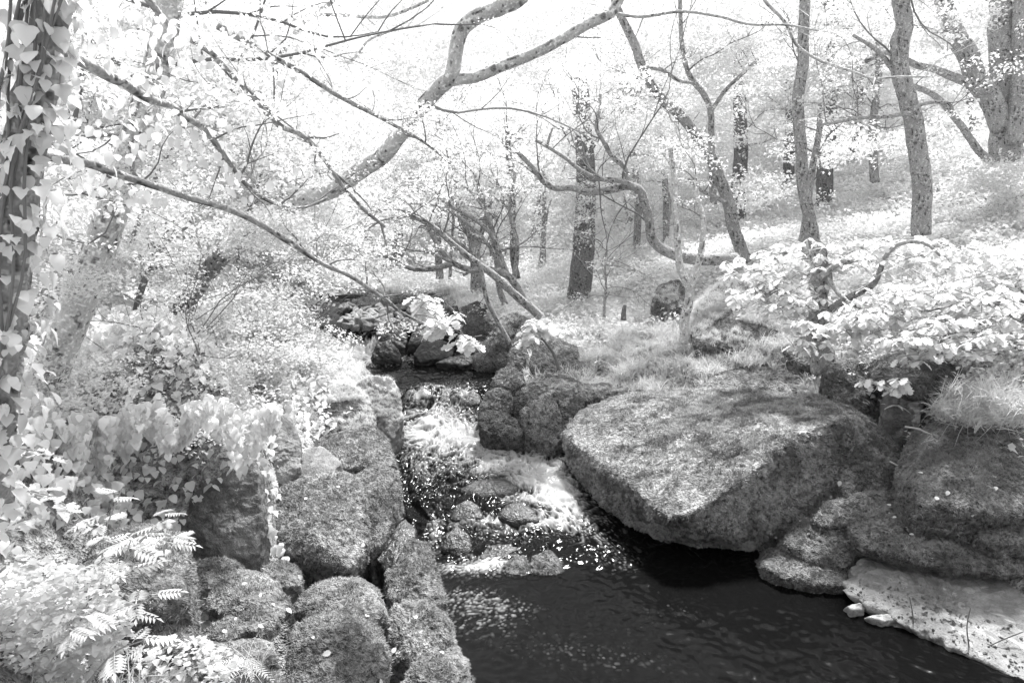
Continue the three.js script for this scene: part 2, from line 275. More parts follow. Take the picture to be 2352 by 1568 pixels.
// the great slanting boulder
{
  const q = [[1290, 990, 7.5], [1330, 940, 7.9], [1420, 905, 8.1], [1540, 890, 8.1], [1650, 890, 8.0], [1770, 905, 7.8], [1880, 905, 7.5], [1950, 930, 7.2], [2010, 965, 6.9], [2060, 1010, 6.8],
    [1300, 1030, 7.3], [1340, 1058, 7.0], [1430, 1120, 6.3], [1535, 1190, 5.6], [1575, 1185, 5.55], [1700, 1108, 5.75], [1770, 1055, 5.9], [1850, 990, 6.1], [1950, 955, 6.4],
    [1295, 1060, 7.4], [1370, 1165, 6.8], [1440, 1218, 6.5], [1540, 1258, 6.3], [1680, 1278, 6.15], [1780, 1285, 6.05], [1900, 1225, 6.1], [2000, 1150, 6.25], [2080, 1060, 6.5]].map((a) => at(...a));
  const back = [[1400, 1050, 8.6], [1700, 1000, 8.6], [1950, 1000, 7.8], [1500, 1330, 6.9], [1800, 1350, 6.6]].map((a) => at(...a));
  const m = mesh(rockGeo([...q, ...back], { detail: 76, round: 240, lump: 0.05, fine: 0.011, seed: 3, tone: 0.68, alt: 0.4, patch: 0.42 }), M.moss); mossOn(m, 26000, 0.022);
  top(m, 'boulder', 'huge slanting mossy boulder overhanging the black pool', 'boulder');
}
R('boulder', 'low mossy slab lying behind the top edge of the huge boulder', [[1600, 892], [1680, 850], [1800, 826], [1880, 835], [1897, 880], [1892, 918], [1800, 925], [1690, 912]], 7.9, 8.7, { detail: 34, tone: 0.6 });
R('boulder', 'blocky boulder with pale lichen streaks beside the dark crevice', [[1895, 870], [1905, 835], [1960, 823], [2020, 838], [2042, 880], [2036, 962], [1970, 950], [1920, 930], [1895, 905]], 7.1, 7.6, { detail: 34, tone: 0.5, lichen: 0.5 });
R('boulder', 'boulder jutting over the dark crevice beneath the oak sprays', [[2025, 830], [2120, 795], [2220, 785], [2262, 840], [2215, 885], [2110, 922], [2055, 905], [2018, 870]], 6.5, 7.4, { detail: 34, tone: 0.5, alt: 0.22, sink: 0.02, bulge: 0.05 });
R('rock', 'pale upright stone standing in the mouth of the crevice', [[2040, 900], [2090, 905], [2122, 930], [2112, 972], [2060, 980], [2030, 965]], 6.6, 6.7, { ...bare, tone: 0.7 });
R('boulder', 'rounded mossy shoulder of rock against the huge boulder, right side', [[1900, 960], [1960, 942], [2040, 990], [2092, 1050], [2085, 1105], [2020, 1150], [1950, 1150], [1910, 1080]], 5.95, 6.7, { detail: 34, tone: 0.5 });
R('boulder', 'stone closing the back of the right-hand cleft', [[2060, 1000], [2110, 975], [2150, 985], [2150, 1040], [2090, 1110], [2050, 1080]], 6.4, 6.8, { tone: 0.5 });
R('boulder', 'broad mossy rock under the drooping grass tussock', [[2095, 1120], [2140, 1010], [2210, 975], [2400, 985], [2430, 1150], [2330, 1190], [2220, 1160], [2120, 1165]], 5.0, 6.0, { detail: 40, tone: 0.5, alt: 0.36, lichen: 0.12 });
R('boulder', 'long mossy rock above the pale sandy shore', [[1950, 1215], [2040, 1168], [2200, 1165], [2300, 1190], [2350, 1250], [2420, 1320], [2300, 1322], [2180, 1305], [2080, 1285], [1990, 1262]], 4.95, 5.6, { detail: 44, tone: 0.5, alt: 0.32, sink: 0.12, thick: 0.5 });
R('rock', 'crumbling mossy rubble stone below the huge boulder, right end', [[1800, 1250], [1850, 1190], [1940, 1175], [2000, 1200], [2010, 1260], [1950, 1300], [1850, 1300]], 5.4, 5.9, { tone: 0.42, lump: 0.14 });
R('rock', 'small knobbly stone wedged above the mossy rubble', [[1930, 1160], [1970, 1125], [2040, 1120], [2075, 1150], [2050, 1195], [1980, 1200]], 5.7, 6.0, { tone: 0.45, lump: 0.14 });
R('rock', 'half-drowned mossy stone where the pool meets the rubble', [[1745, 1300], [1790, 1262], [1880, 1262], [1940, 1290], [1960, 1345], [1880, 1345], [1800, 1330]], 5.2, 5.7, { tone: 0.34, lump: 0.12 });
for (const [label, o, a, b] of [['low angular ledge below the knobbly stone at the right', [[1990, 1218], [2030, 1180], [2110, 1172], [2130, 1195], [2080, 1228], [2010, 1236]], 5.25, 5.6], ['flat broken ledge in the middle of the long mossy rock', [[2120, 1190], [2180, 1160], [2260, 1165], [2272, 1195], [2190, 1218], [2130, 1212]], 5.15, 5.55], ['angular block near the right edge above the sandy shore', [[2240, 1210], [2300, 1180], [2380, 1200], [2390, 1240], [2310, 1254], [2250, 1238]], 4.95, 5.3], ['upright broken stone at the foot of the dark cleft', [[2078, 1112], [2106, 1058], [2160, 1048], [2190, 1085], [2152, 1128], [2095, 1138]], 5.65, 6.0], ['tilted slab lying under the grass tussock', [[2190, 1080], [2250, 1038], [2330, 1048], [2342, 1090], [2272, 1114], [2210, 1108]], 5.3, 5.75], ['broken stone between the huge boulder and the mossy rubble', [[1868, 1192], [1898, 1150], [1960, 1144], [1986, 1176], [1950, 1208], [1890, 1213]], 5.65, 5.95]])
  R('rock', label, o, a, b, { detail: 22, tone: 0.56, alt: 0.36, round: 90, lump: 0.1, thick: 0.25, sink: 0.15, lichen: 0.2 });
R('sand_bank', 'pale smooth sand bank sloping into the pool', [[1940, 1360, 5.05], [2000, 1290, 5.35], [2080, 1275, 5.45], [2200, 1290, 5.35], [2420, 1310, 5.2], [2470, 1620, 3.95], [2352, 1562, 4.17], [2250, 1508, 4.36], [2130, 1455, 4.6], [2010, 1405, 4.85]], 4.2, 5.2, { mat: M.rock, tone: 0.5, alt: 0.4, patch: 0.5, lump: 0.1, fine: 0.02, lichen: 0.2, round: 90, bulge: -0.1, thick: 0.6, sink: 0.3, detail: 40, category: 'sand bank' });


R('pebble', 'pale flat pebble awash at the near end of the sandy shore', [[1945, 1390], [1975, 1385], [1990, 1398], [1960, 1404]], 4.88, 4.95, { ...bare, tone: 0.7, alt: 0.6, detail: 10, sink: 0.1, thick: 0.1 });
R('pebble', 'long pale pebble awash farther along the sandy shore', [[1990, 1415], [2040, 1410], [2062, 1425], [2030, 1432]], 4.75, 4.82, { ...bare, tone: 0.7, alt: 0.6, detail: 10, sink: 0.1, thick: 0.1 });
// right bank beside the middle of the stream
R('boulder', 'angular boulder with a flat dark face left of the huge boulder', [[1192, 944], [1213, 920], [1275, 913], [1283, 956], [1298, 980], [1304, 1003], [1271, 1024], [1238, 1006], [1202, 984]], 7.65, 8.0, { detail: 32, tone: 0.6, alt: 0.36, round: 90, lump: 0.08, thick: 0.28, sink: 0.3, moss: 700 });
R('boulder', 'mossy block in the gap between the angular boulder and the huge one', [[1284, 918], [1341, 910], [1345, 935], [1318, 965], [1300, 985], [1290, 956]], 7.9, 8.2, { detail: 24, tone: 0.62, round: 60, thick: 0.28, sink: 0.3, moss: 700 });
R('boulder', 'dark wet boulder at the right edge of the white water', [[1096, 956], [1118, 940], [1160, 946], [1192, 968], [1206, 996], [1192, 1010], [1121, 1004], [1102, 980]], 7.7, 8.0, { detail: 28, tone: 0.3, alt: 0.2, lump: 0.05, round: 24, thick: 0.28, sink: 0.25, moss: 250 });
R('boulder', 'rounded mossy boulder at the lip of the lower fall', [[1126, 884], [1143, 848], [1172, 840], [1202, 857], [1210, 886], [1169, 896]], 8.85, 9.1, { detail: 26, tone: 0.62, alt: 0.42, lump: 0.1, round: 14, thick: 0.28, sink: 0.3, moss: 700 });
R('boulder', 'knobbly mossy boulder just below the lower fall', [[1097, 938], [1121, 898], [1150, 889], [1178, 905], [1190, 940], [1172, 952], [1115, 950]], 8.3, 8.55, { detail: 26, tone: 0.55, alt: 0.36, lump: 0.16, round: 14, thick: 0.28, sink: 0.3, moss: 700 });
R('boulder', 'broad mossy slab above the rounded boulders of the right bank', [[1196, 890], [1238, 860], [1312, 866], [1372, 893], [1348, 920], [1262, 912], [1208, 922]], 8.4, 8.95, { detail: 30, tone: 0.66, lump: 0.08, grass: [160, 0.85, 0.22], thick: 0.3, sink: 0.2 });
R('boulder', 'mossy hump half under bright grass behind the huge boulder', [[1390, 905], [1420, 875], [1500, 868], [1560, 890], [1520, 915], [1420, 925]], 8.3, 9.0, { detail: 24, tone: 0.52, grass: [220, 0.8, 0.35] });
R('boulder', 'mossy ledge with a dark shaded lip under the grass slope', [[1540, 885], [1600, 835], [1680, 820], [1700, 850], [1640, 895], [1560, 905]], 8.6, 9.3, { detail: 24, tone: 0.5, grass: [400, 0.75, 0.4] });
R('boulder', 'split boulder with a dark face beside the forked sapling', [[1495, 700], [1510, 655], [1560, 640], [1590, 680], [1570, 725], [1520, 725]], 10.4, 10.9, { grass: [160, 0.6, 0.4], detail: 24, tone: 0.5, alt: 0.3, patch: 0.4, round: 40 });
R('boulder', 'grass-topped boulder between the forked sapling and the oak', [[1590, 770], [1600, 700], [1680, 640], [1800, 650], [1870, 720], [1885, 820], [1760, 812], [1680, 805], [1600, 795]], 8.7, 10.4, { detail: 30, tone: 0.5, grass: [1500, 0.25, 0.5] });
R('boulder', 'mossy root plate of rock under the oak trunk', [[1800, 800], [1850, 760], [1960, 760], [1990, 820], [1930, 850], [1840, 840]], 8.0, 8.8, { detail: 24, tone: 0.4, grass: [160, 0.5, 0.45] });
R('rock', 'mossy egg-shaped stone wedged under the broad slab', [[1178, 912], [1190, 896], [1212, 905], [1216, 930], [1196, 940], [1182, 932]], 8.2, 8.35, { tone: 0.62, round: 10, detail: 18, thick: 0.15, sink: 0.15, moss: 200 });
R('rock', 'low mossy hump on the grass edge above the huge boulder', [[1330, 905], [1350, 880], [1400, 878], [1420, 900], [1390, 920], [1345, 922]], 8.2, 8.6, { tone: 0.62, lump: 0.16, detail: 20, sink: 0.2, grass: [60, 0.7, 0.25] });
// far right bank of the upper pool
const U = (label, o, a, b, x) => R('boulder', label, o, a, b, { detail: 20, tone: 0.42, alt: 0.24, ...x });
U('flat-faced boulder at the far right edge of the upper pool', [[1058, 752], [1090, 722], [1128, 742], [1134, 778], [1095, 790], [1062, 778]], 11.0, 11.5, { round: 28 });
U('pale-topped boulder below the leaning pale stem', [[1045, 735], [1062, 705], [1095, 690], [1120, 700], [1110, 735], [1070, 750]], 12.0, 12.6);
U('tall split block under the foot of the leaning pale stem', [[1122, 790], [1128, 735], [1185, 715], [1222, 735], [1215, 800], [1165, 815]], 10.4, 11.0, { detail: 26, round: 30, tone: 0.5, grass: [200, 0.7, 0.35] });
U('slanted slab leaning against the tall split block', [[1170, 800], [1200, 735], [1240, 725], [1262, 750], [1232, 820], [1195, 850]], 10.0, 10.7, { round: 30, tone: 0.48 });
U('dark rounded boulder at the end of the upper pool', [[1085, 820], [1098, 785], [1135, 775], [1168, 805], [1165, 850], [1100, 842]], 10.2, 10.6);
U('upright dark stone beside the upper pool', [[1165, 850], [1170, 800], [1198, 790], [1215, 810], [1210, 860]], 9.8, 10.1);
U('grey boulder behind the leafy seedling', [[1215, 840], [1225, 795], [1280, 775], [1330, 800], [1325, 850], [1270, 870]], 9.3, 9.9, { tone: 0.55, alt: 0.4 });
U('low rock with roots straggling over it', [[1270, 870], [1300, 830], [1400, 825], [1420, 850], [1370, 880], [1300, 890]], 9.0, 9.6, { tone: 0.4 });
// stones in the upper stream
U('dark block splitting the upper fall', [[863, 768], [885, 748], [925, 748], [938, 772], [930, 800], [890, 798]], 11.2, 11.5, dark);
U('dark stone with water sheeting over its side', [[852, 815], [868, 785], [895, 780], [922, 815], [918, 826], [860, 826]], 10.7, 10.9, dark);
U('broad dark stone between the upper fall and the far bank', [[948, 812], [970, 785], [1015, 780], [1045, 798], [1038, 822], [965, 830]], 10.6, 10.9, { ...dark, tone: 0.42 });
U('low dark stone lapped by the upper pool', [[1000, 832], [1040, 818], [1088, 815], [1098, 832], [1060, 842]], 10.35, 10.6, dark);
U('black stone at the left end of the upper fall', [[672, 778], [690, 758], [715, 765], [722, 788], [700, 800]], 10.8, 11, dark);
U('dark stone in the small side fall under the oak spray', [[935, 790], [950, 760], [1000, 755], [1020, 785], [990, 800]], 11.1, 11.4, dark);
U('low dark earthy bank edge at the far end of the cobble bar', [[900, 700], [930, 678], [1000, 672], [1060, 685], [1060, 715], [980, 712]], 15.2, 16.2, { lump: 0.16 });
U('long flat stone at the back of the cobble bar', [[805, 690], [830, 680], [875, 682], [905, 692], [880, 702], [830, 702]], 15.0, 15.6, { tone: 0.7, alt: 0.5 });
U('square dark stone beside the small side channel', [[1000, 742], [1020, 705], [1050, 700], [1062, 730], [1040, 752]], 12.4, 12.8);
// left side of the stream
const lump = { detail: 32, tone: 0.55, alt: 0.38 }, stone = { detail: 28, tone: 0.55, alt: 0.38, sink: 0.08, thick: 0.16, round: 11, lump: 0.08, bulge: 0.08 };
R('boulder', 'tall boulder spotted with pale lichen at the bend of the stream', [[815, 885], [850, 862], [895, 866], [918, 892], [926, 960], [905, 1012], [870, 1005], [840, 960], [820, 920]], 7.7, 8.3, { ...bare, detail: 36, tone: 0.34, alt: 0.24, lichen: 0.65, round: 60, lump: 0.06, grass: [420, 0.7, 0.26] });
R('boulder', 'mossy boulder under the white grass ledge', [[685, 940], [710, 905], [790, 880], [845, 915], [868, 985], [800, 1005], [700, 1000]], 6.9, 7.7, { ...lump, tone: 0.34, alt: 0.26, grass: [700, 0.6, 0.3] });
R('boulder', 'long mossy hump beside the lichen-spotted boulder', [[700, 1045], [740, 1000], [850, 975], [895, 1015], [912, 1070], [840, 1080], [760, 1075]], 6.2, 6.9, { ...lump, tone: 0.5 });
R('rock', 'smooth grey slab in the hollow above the large mossy boulder', [[650, 1085], [680, 1035], [735, 1022], [785, 1062], [760, 1090], [690, 1098]], 5.8, 6.2, { ...bare, tone: 0.42, alt: 0.36, lump: 0.03, fine: 0.004 });
R('boulder', 'bare upright rock face below the trailing ivy', [[575, 1010], [610, 945], [660, 950], [690, 1010], [690, 1075], [650, 1110], [590, 1100]], 5.6, 6.1, { ...bare, ...{ detail: 30, tone: 0.55, alt: 0.4, round: 26 } });
R('boulder', 'large mossy boulder bulging at the left of the rapids', [[596, 1230], [612, 1160], [645, 1112], [720, 1090], [790, 1092], [838, 1120], [848, 1190], [838, 1260], [805, 1308], [740, 1298], [655, 1270]], 4.8, 5.7, { detail: 50, tone: 0.62, alt: 0.42, lump: 0.08, round: 24, thick: 0.45, sink: 0.2 });
R('boulder', 'mossy ridge running down from the large boulder to the rapids', [[800, 1090], [870, 1065], [918, 1080], [925, 1130], [905, 1190], [880, 1250], [850, 1270], [840, 1180]], 5.2, 6.1, { detail: 36, tone: 0.48, alt: 0.34 });
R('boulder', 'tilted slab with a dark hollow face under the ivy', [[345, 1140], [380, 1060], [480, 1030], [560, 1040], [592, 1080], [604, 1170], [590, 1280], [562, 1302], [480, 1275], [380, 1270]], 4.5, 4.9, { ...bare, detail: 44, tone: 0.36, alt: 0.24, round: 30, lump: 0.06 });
R('boulder', 'mossy boulder behind the rowan sprays', [[180, 1320], [225, 1225], [320, 1200], [400, 1228], [422, 1300], [428, 1375], [330, 1390], [220, 1385]], 3.1, 3.8, { detail: 40, tone: 0.5, alt: 0.38, lichen: 0.1 });
R('rock', 'mossy stone at the foot of the tilted slab', [[425, 1340], [440, 1285], [510, 1275], [565, 1305], [560, 1345], [480, 1370]], 4.0, 4.4, stone);
R('rock', 'rounded mossy stone dotted with tiny ivy leaves', [[470, 1400], [490, 1335], [560, 1305], [620, 1320], [670, 1380], [660, 1410], [560, 1440]], 3.7, 4.2, stone);
R('rock', 'small round mossy stone against the large mossy boulder', [[590, 1330], [610, 1293], [650, 1283], [690, 1310], [690, 1345], [640, 1355]], 4.1, 4.5, stone);
R('rock', 'wedge-shaped mossy stone slanting down to the left', [[450, 1470], [480, 1430], [580, 1385], [645, 1385], [655, 1415], [620, 1450], [520, 1485]], 3.5, 3.9, stone);
R('rock', 'mossy stone under the rowan leaves at the bottom edge', [[305, 1440], [340, 1385], [410, 1375], [448, 1400], [455, 1470], [440, 1540], [350, 1520]], 2.9, 3.4, stone);
R('rock', 'flat mossy stone above the fern frond', [[450, 1530], [470, 1475], [560, 1458], [625, 1475], [640, 1520], [560, 1560]], 3.2, 3.6, stone);
R('rock', 'mossy stone with a grass tuft at the bottom edge', [[510, 1600], [530, 1550], [590, 1530], [650, 1560], [655, 1620]], 3.0, 3.3, stone);
R('boulder', 'humped mossy boulder above the broad one with the bare flank', [[668, 1400], [700, 1348], [785, 1336], [862, 1366], [888, 1412], [845, 1436], [735, 1428]], 4.2, 4.6, { ...lump, round: 16, thick: 0.35, sink: 0.15 });
R('boulder', 'broad mossy boulder with a bare left flank at the bottom edge', [[655, 1510], [672, 1440], [740, 1412], [850, 1440], [892, 1520], [885, 1640], [650, 1640]], 3.5, 4.1, { detail: 50, tone: 0.58, alt: 0.34, lump: 0.12, round: 28, thick: 0.4, sink: 0.2 });
R('boulder', 'mossy boulder at the waterline below the sharp rib', [[872, 1445], [905, 1392], [980, 1388], [1032, 1440], [1055, 1515], [975, 1550], [895, 1515]], 4.15, 4.6, { detail: 40, tone: 0.6, alt: 0.4, lump: 0.12, round: 28, thick: 0.4, sink: 0.3 });
R('boulder', 'mossy boulder in the bottom corner where the bank meets the pool', [[905, 1580], [955, 1532], [1050, 1520], [1088, 1570], [1098, 1690], [900, 1690]], 3.6, 4.05, { detail: 40, tone: 0.56, alt: 0.38, lump: 0.12, round: 28, thick: 0.4, sink: 0.3 });
R('rock', 'sharp mossy rib of rock along the left waterline', [[880, 1330], [900, 1270], [940, 1235], [985, 1250], [1010, 1330], [1030, 1390], [960, 1400], [900, 1390]], 4.7, 5.4, { detail: 34, tone: 0.44, alt: 0.3, round: 26 });
R('rock', 'wet dark ledge between the mossy ridge and the rib', [[865, 1290], [880, 1230], [930, 1190], [960, 1215], [940, 1270], [895, 1330]], 5.0, 5.7, { ...dark, tone: 0.4, detail: 26 });
// stones standing in the rapids
const W = (label, o, a, b, x) => R('rock', label, o, a, b, { ...dark, tone: 0.3, alt: 0.2, detail: 18, round: 12, sink: 0.2, fine: 0.004, lump: 0.06, ...x });
W('dark rounded stone forming the left lip of the lower fall', [[925, 925], [932, 898], [960, 888], [985, 900], [988, 928], [950, 940]], 8.95, 9.25);
W('dark stone in the middle of the lower fall', [[998, 918], [1008, 892], [1035, 890], [1048, 905], [1042, 925], [1015, 930]], 9.0, 9.25);
W('round wet stone at the right side of the lower fall', [[1050, 922], [1058, 900], [1085, 895], [1105, 908], [1102, 930], [1070, 936]], 8.95, 9.2);
W('wet domed stone in the middle of the rapids, water sliding round it', [[1030, 1195], [1045, 1160], [1075, 1148], [1105, 1165], [1112, 1195], [1070, 1205]], 6.42, 6.64);
W('wet domed stone to the right of the middle of the rapids', [[1140, 1190], [1155, 1162], [1195, 1152], [1232, 1175], [1240, 1200], [1190, 1208]], 6.36, 6.62);
W('dark stone above the lower white water, left of midstream', [[1012, 1265], [1022, 1225], [1050, 1208], [1082, 1230], [1085, 1270], [1050, 1285]], 5.83, 6.1);
W('broad flat stone barely covered by the upper rapids', [[1050, 1130], [1090, 1105], [1150, 1098], [1195, 1120], [1170, 1142], [1100, 1148]], 6.85, 7.12);
R('rock', 'dry-topped square stone standing at the end of the rapids', [[1215, 1320], [1222, 1275], [1262, 1262], [1292, 1290], [1298, 1320], [1260, 1335]], 5.5, 5.8, { tone: 0.44, round: 26, detail: 20 });
R('rock', 'mossy half-submerged stone left of the square stone', [[1155, 1322], [1168, 1285], [1200, 1272], [1222, 1295], [1220, 1325], [1185, 1332]], 5.5, 5.8, { tone: 0.28, detail: 20 });
R('rock', 'low wet stone just breaking the water above the square stone', [[1100, 1280], [1120, 1250], [1180, 1250], [1215, 1275], [1180, 1295], [1120, 1298]], 5.75, 6.0, { ...dark, tone: 0.4 });

// cobbles of the upstream bar
{
  const r = rng(77), kinds = [0, 1, 2].map((k) => { const pts = []; const q = rng(90 + k); for (let i = 0; i < 14; i++) pts.push(V(q() - 0.5, (q() - 0.5) * 0.62, (q() - 0.5) * 0.8)); return rockGeo(pts, { detail: 7, round: 10, lump: 0.05, fine: 0.002, seed: k + 40, tone: 0.62, alt: 0.42 }); });
  let n = 0;
  for (let k = 0; k < 900 && n < 150; k++) {
    const p0 = at(lerp(785, 990, r()), lerp(685, 765, r() ** 0.8), 12), dir = p0.clone().sub(EYE), s = (1.2 - EYE.y) / dir.y, x = EYE.x + dir.x * s, d = -dir.z * s;
    if (d > 18 || d < 11.6 || x > -1.6 - (d - 12) * 0.12 ) continue;
    const big = r() < 0.2, size = (big ? 0.3 : 0.16) + r() * 0.14, m = mesh(kinds[n % 3], M.rock);
    m.position.set(x, 1.14 + size * 0.1 + r() * 0.05, -d); m.scale.setScalar(size * 0.9); m.rotation.set(r() * 0.5, r() * 6.3, r() * 0.5);
    top(m, 'cobble', 'rounded grey cobble on the stony bar upstream', 'cobble', 'cobbles of the upstream bar'); n++;
  }
}

// ---------------------------------------------------------------- branches
function tube(points, { segs = 9, step = 0.12, knob = 0.06, seed = 1, close = true } = {}) {   // points: [Vector3, radius]
  const curve = new THREE.CatmullRomCurve3(points.map((p) => p[0]), false, 'centripetal'), L = curve.getLength(), n = Math.max(3, Math.ceil(L / step)), g = new Geo();
  const acc = [0]; for (let i = 1; i < points.length; i++) acc.push(acc[i - 1] + points[i][0].distanceTo(points[i - 1][0]));
  const rad = line(points.map((p, i) => [acc[i] / acc.at(-1), p[1]]));
  let up = V(0.31, 0.2, 0.93), prev = null;
  for (let i = 0; i <= n; i++) {
    const t = i / n, c = curve.getPointAt(t), tan = curve.getTangentAt(t), side = up.clone().cross(tan).normalize(); up = tan.clone().cross(side).normalize();
    const r0 = rad(t);
    for (let k = 0; k <= segs; k++) {
      const a = k % segs / segs * Math.PI * 2, ca = Math.cos(a), sa = Math.sin(a), w = n3(c.x * 6 + ca * 0.8 + seed, c.y * 6 + sa * 0.8, c.z * 6) * 0.6 + n3(c.x * 17 + ca, c.y * 17 + sa, c.z * 17 + seed) * 0.4, r = r0 * (1 + knob * 2 * w);
      g.v(c.x + (side.x * ca + up.x * sa) * r, c.y + (side.y * ca + up.y * sa) * r, c.z + (side.z * ca + up.z * sa) * r, k / segs * 6.28 * Math.max(r0, 0.02), t * L);
    }
    if (i) for (let k = 0; k < segs; k++) { const b = i * (segs + 1) + k; g.q(b - segs - 1, b - segs, b + 1, b); }
  }
  if (close) for (const e of [0, n]) { const c = curve.getPointAt(e / n), m = g.v(c.x, c.y, c.z); for (let k = 0; k < segs; k++) { const b = e * (segs + 1) + k; e ? g.t(b, b + 1, m) : g.t(b + 1, b, m); } }
  return g.build();
}
const path = (pts, d0, r0, r1) => pts.map(([x, y, d, r], i) => { const t = i / (pts.length - 1), dd = d ?? (Array.isArray(d0) ? lerp(d0[0], d0[1], t) : d0); return [at(x, y, dd), metres(r ?? lerp(r0, r1, t), dd)]; });

// ---------------------------------------------------------------- leaves
function outlineLeaf(half, { fold = 0.25, droop = 0.2, curl = 0 } = {}) {   // half: [x, y] up the right edge from stalk (y 0) to tip (y 1); lies in the xz plane, stalk at the origin, tip towards -z
  const g = new Geo(), f = (x, y) => [x, Math.abs(x) * fold - droop * y * y + curl * x * x, -y], spine = [];
  for (const [, y] of half) spine.push(g.v(...f(0, y)));
  for (const s of [1, -1]) { const e = half.map(([x, y]) => x < 1e-4 ? null : g.v(...f(x * s, y))); for (let i = 0; i + 1 < half.length; i++) { const a = spine[i], b = spine[i + 1], c = e[i], d = e[i + 1], t = (p, q, r) => s > 0 ? g.t(p, q, r) : g.t(q, p, r); if (c !== null && d !== null) { t(a, c, d); t(a, d, b); } else if (c !== null) t(a, c, b); else if (d !== null) t(a, d, b); } }
  return g.build();
}
const oakLeaf = outlineLeaf([[0, 0], [0.1, 0.12], [0.22, 0.24], [0.12, 0.34], [0.3, 0.48], [0.17, 0.58], [0.34, 0.72], [0.2, 0.82], [0.2, 0.95], [0, 1]], { fold: 0.18, droop: 0.25 });
const ivyLeaf = outlineLeaf([[0, 0.0], [0.26, -0.13], [0.44, 0.02], [0.55, 0.26], [0.43, 0.4], [0.36, 0.6], [0.19, 0.82], [0, 1]], { fold: 0.15, droop: 0.3, curl: 0.15 });
const ivyLobed = outlineLeaf([[0, 0.0], [0.22, -0.16], [0.4, -0.02], [0.62, 0.2], [0.4, 0.34], [0.44, 0.56], [0.2, 0.66], [0.1, 0.88], [0, 1.05]], { fold: 0.3, droop: 0.15, curl: 0.3 }), ivyRound = outlineLeaf([[0, 0.0], [0.24, -0.1], [0.42, 0.1], [0.46, 0.34], [0.34, 0.62], [0.15, 0.84], [0, 0.95]], { fold: -0.1, droop: 0.45, curl: 0.1 }), ivyLeaves = () => [ivyLeaf, ivyLobed, ivyRound];
const ovalLeaf = outlineLeaf([[0, 0], [0.26, 0.18], [0.36, 0.45], [0.24, 0.75], [0, 1]], { fold: 0.2, droop: 0.25 });
const hollyLeaf = outlineLeaf([[0, 0], [0.12, 0.1], [0.32, 0.2], [0.16, 0.3], [0.36, 0.45], [0.16, 0.55], [0.32, 0.7], [0.1, 0.8], [0, 1.05]], { fold: 0.35, droop: 0.1 });
const rowanLeaf = (() => {
  const g = new Geo();
  const blade = (x, z, a, l) => { const dx = Math.sin(a), dz = -Math.cos(a), w = l * 0.17, m = g.v(x, 0, z), n = g.v(x + dx * l, -l * 0.2, z + dz * l), p = g.v(x + dx * l * 0.45 - dz * w, 0.02, z + dz * l * 0.45 + dx * w), q = g.v(x + dx * l * 0.45 + dz * w, 0.02, z + dz * l * 0.45 - dx * w); g.t(m, p, n); g.t(m, n, q); };
  for (let k = 1; k < 7; k++) for (const s of [1, -1]) blade(0, -k * 0.13, s * 1.05, 0.36 - 0.015 * Math.abs(k - 3) ** 1.6);
  blade(0, -0.86, 0, 0.32);
  const a = g.v(-0.012, 0, 0.1), b = g.v(0.012, 0, 0.1), c = g.v(0, 0, -0.9); g.t(a, b, c);
  return g.build();
})();
const fernLeaf = (() => { const g = new Geo(); for (let k = 0; k < 16; k++) for (const s of [1, -1]) { const y = k / 16, l = 0.22 * (1 - y) + 0.02, x = s * l, dr = (t) => -0.35 * t * t; const a = g.v(0, dr(y), -y), b = g.v(0, dr(y + 0.045), -y - 0.045), c = g.v(x, dr(y) - 0.04, -y - 0.09); s > 0 ? g.t(a, c, b) : g.t(a, b, c); } return g.build(); })();
function clump(seed, n, spread, size, flat = 0.25, wide = 0.34) {  // a leafy twig end: n folded leaves, 4 triangles each
  const r = rng(seed), g = new Geo(), v = V(), q = new THREE.Quaternion(), e = new THREE.Euler();
  for (let k = 0; k < n; k++) {
    const a = r() * 6.283, rr = Math.sqrt(r()) * spread, c = V(Math.cos(a) * rr, (r() - 0.5) * 2 * spread * flat, Math.sin(a) * rr), s = size * (0.65 + 0.7 * r());
    q.setFromEuler(e.set((r() - 0.5) * 1.5, r() * 6.283, (r() - 0.5) * 1.5, 'YXZ'));
    const put = (x, y, z) => { v.set(x * s, y * s, z * s).applyQuaternion(q).add(c); return g.v(v.x, v.y, v.z); };
    const b = put(0, 0, 0), t = put(0, -0.2, -1), m = put(0, -0.03, -0.5), l = put(-wide, 0.1, -0.5), w = put(wide, 0.1, -0.5); g.t(b, m, l); g.t(b, w, m); g.t(l, m, t); g.t(m, w, t);
  }
  return g.build();
}
const sprays = [1, 2, 3, 4].map((k) => clump(k, 46, 0.34, 0.068, 0.18)), fines = [5, 6, 7].map((k) => clump(k, 40, 0.26, 0.055, 0.3)), lows = [8, 9, 10].map((k) => clump(k, 36, 0.22, 0.05, 0.45));
const farSprays = [11, 12, 13].map((k) => clump(k, 80, 0.75, 0.11, 0.3));
function tuft(seed, n, len, lean, wide) {
  const r = rng(seed), g = new Geo();
  for (let k = 0; k < n; k++) {
    const a = r() * 6.283, l = len * (0.5 + 0.7 * r()), w = wide * (0.7 + 0.6 * r()), x0 = (r() - 0.5) * len * 0.5, z0 = (r() - 0.5) * len * 0.5, b = lean * (0.3 + r()), dx = Math.cos(a), dz = Math.sin(a); let p = null;
    for (let i = 0; i <= 3; i++) { const t = i / 3, o = b * l * t * t, y = l * t * (1 - 0.35 * b * t * t), ww = w * (1 - t * 0.92), c = [g.v(x0 + dx * o - dz * ww, y, z0 + dz * o + dx * ww), g.v(x0 + dx * o + dz * ww, y, z0 + dz * o - dx * ww)]; if (p) g.q(p[0], p[1], c[1], c[0]); p = c; }
  }
  return g.build();
}
const tufts = [1, 2, 3].map((k) => tuft(k, 22, 0.2, 1.0, 0.0055)), longTufts = [4, 5].map((k) => tuft(k, 16, 0.4, 1.5, 0.007));
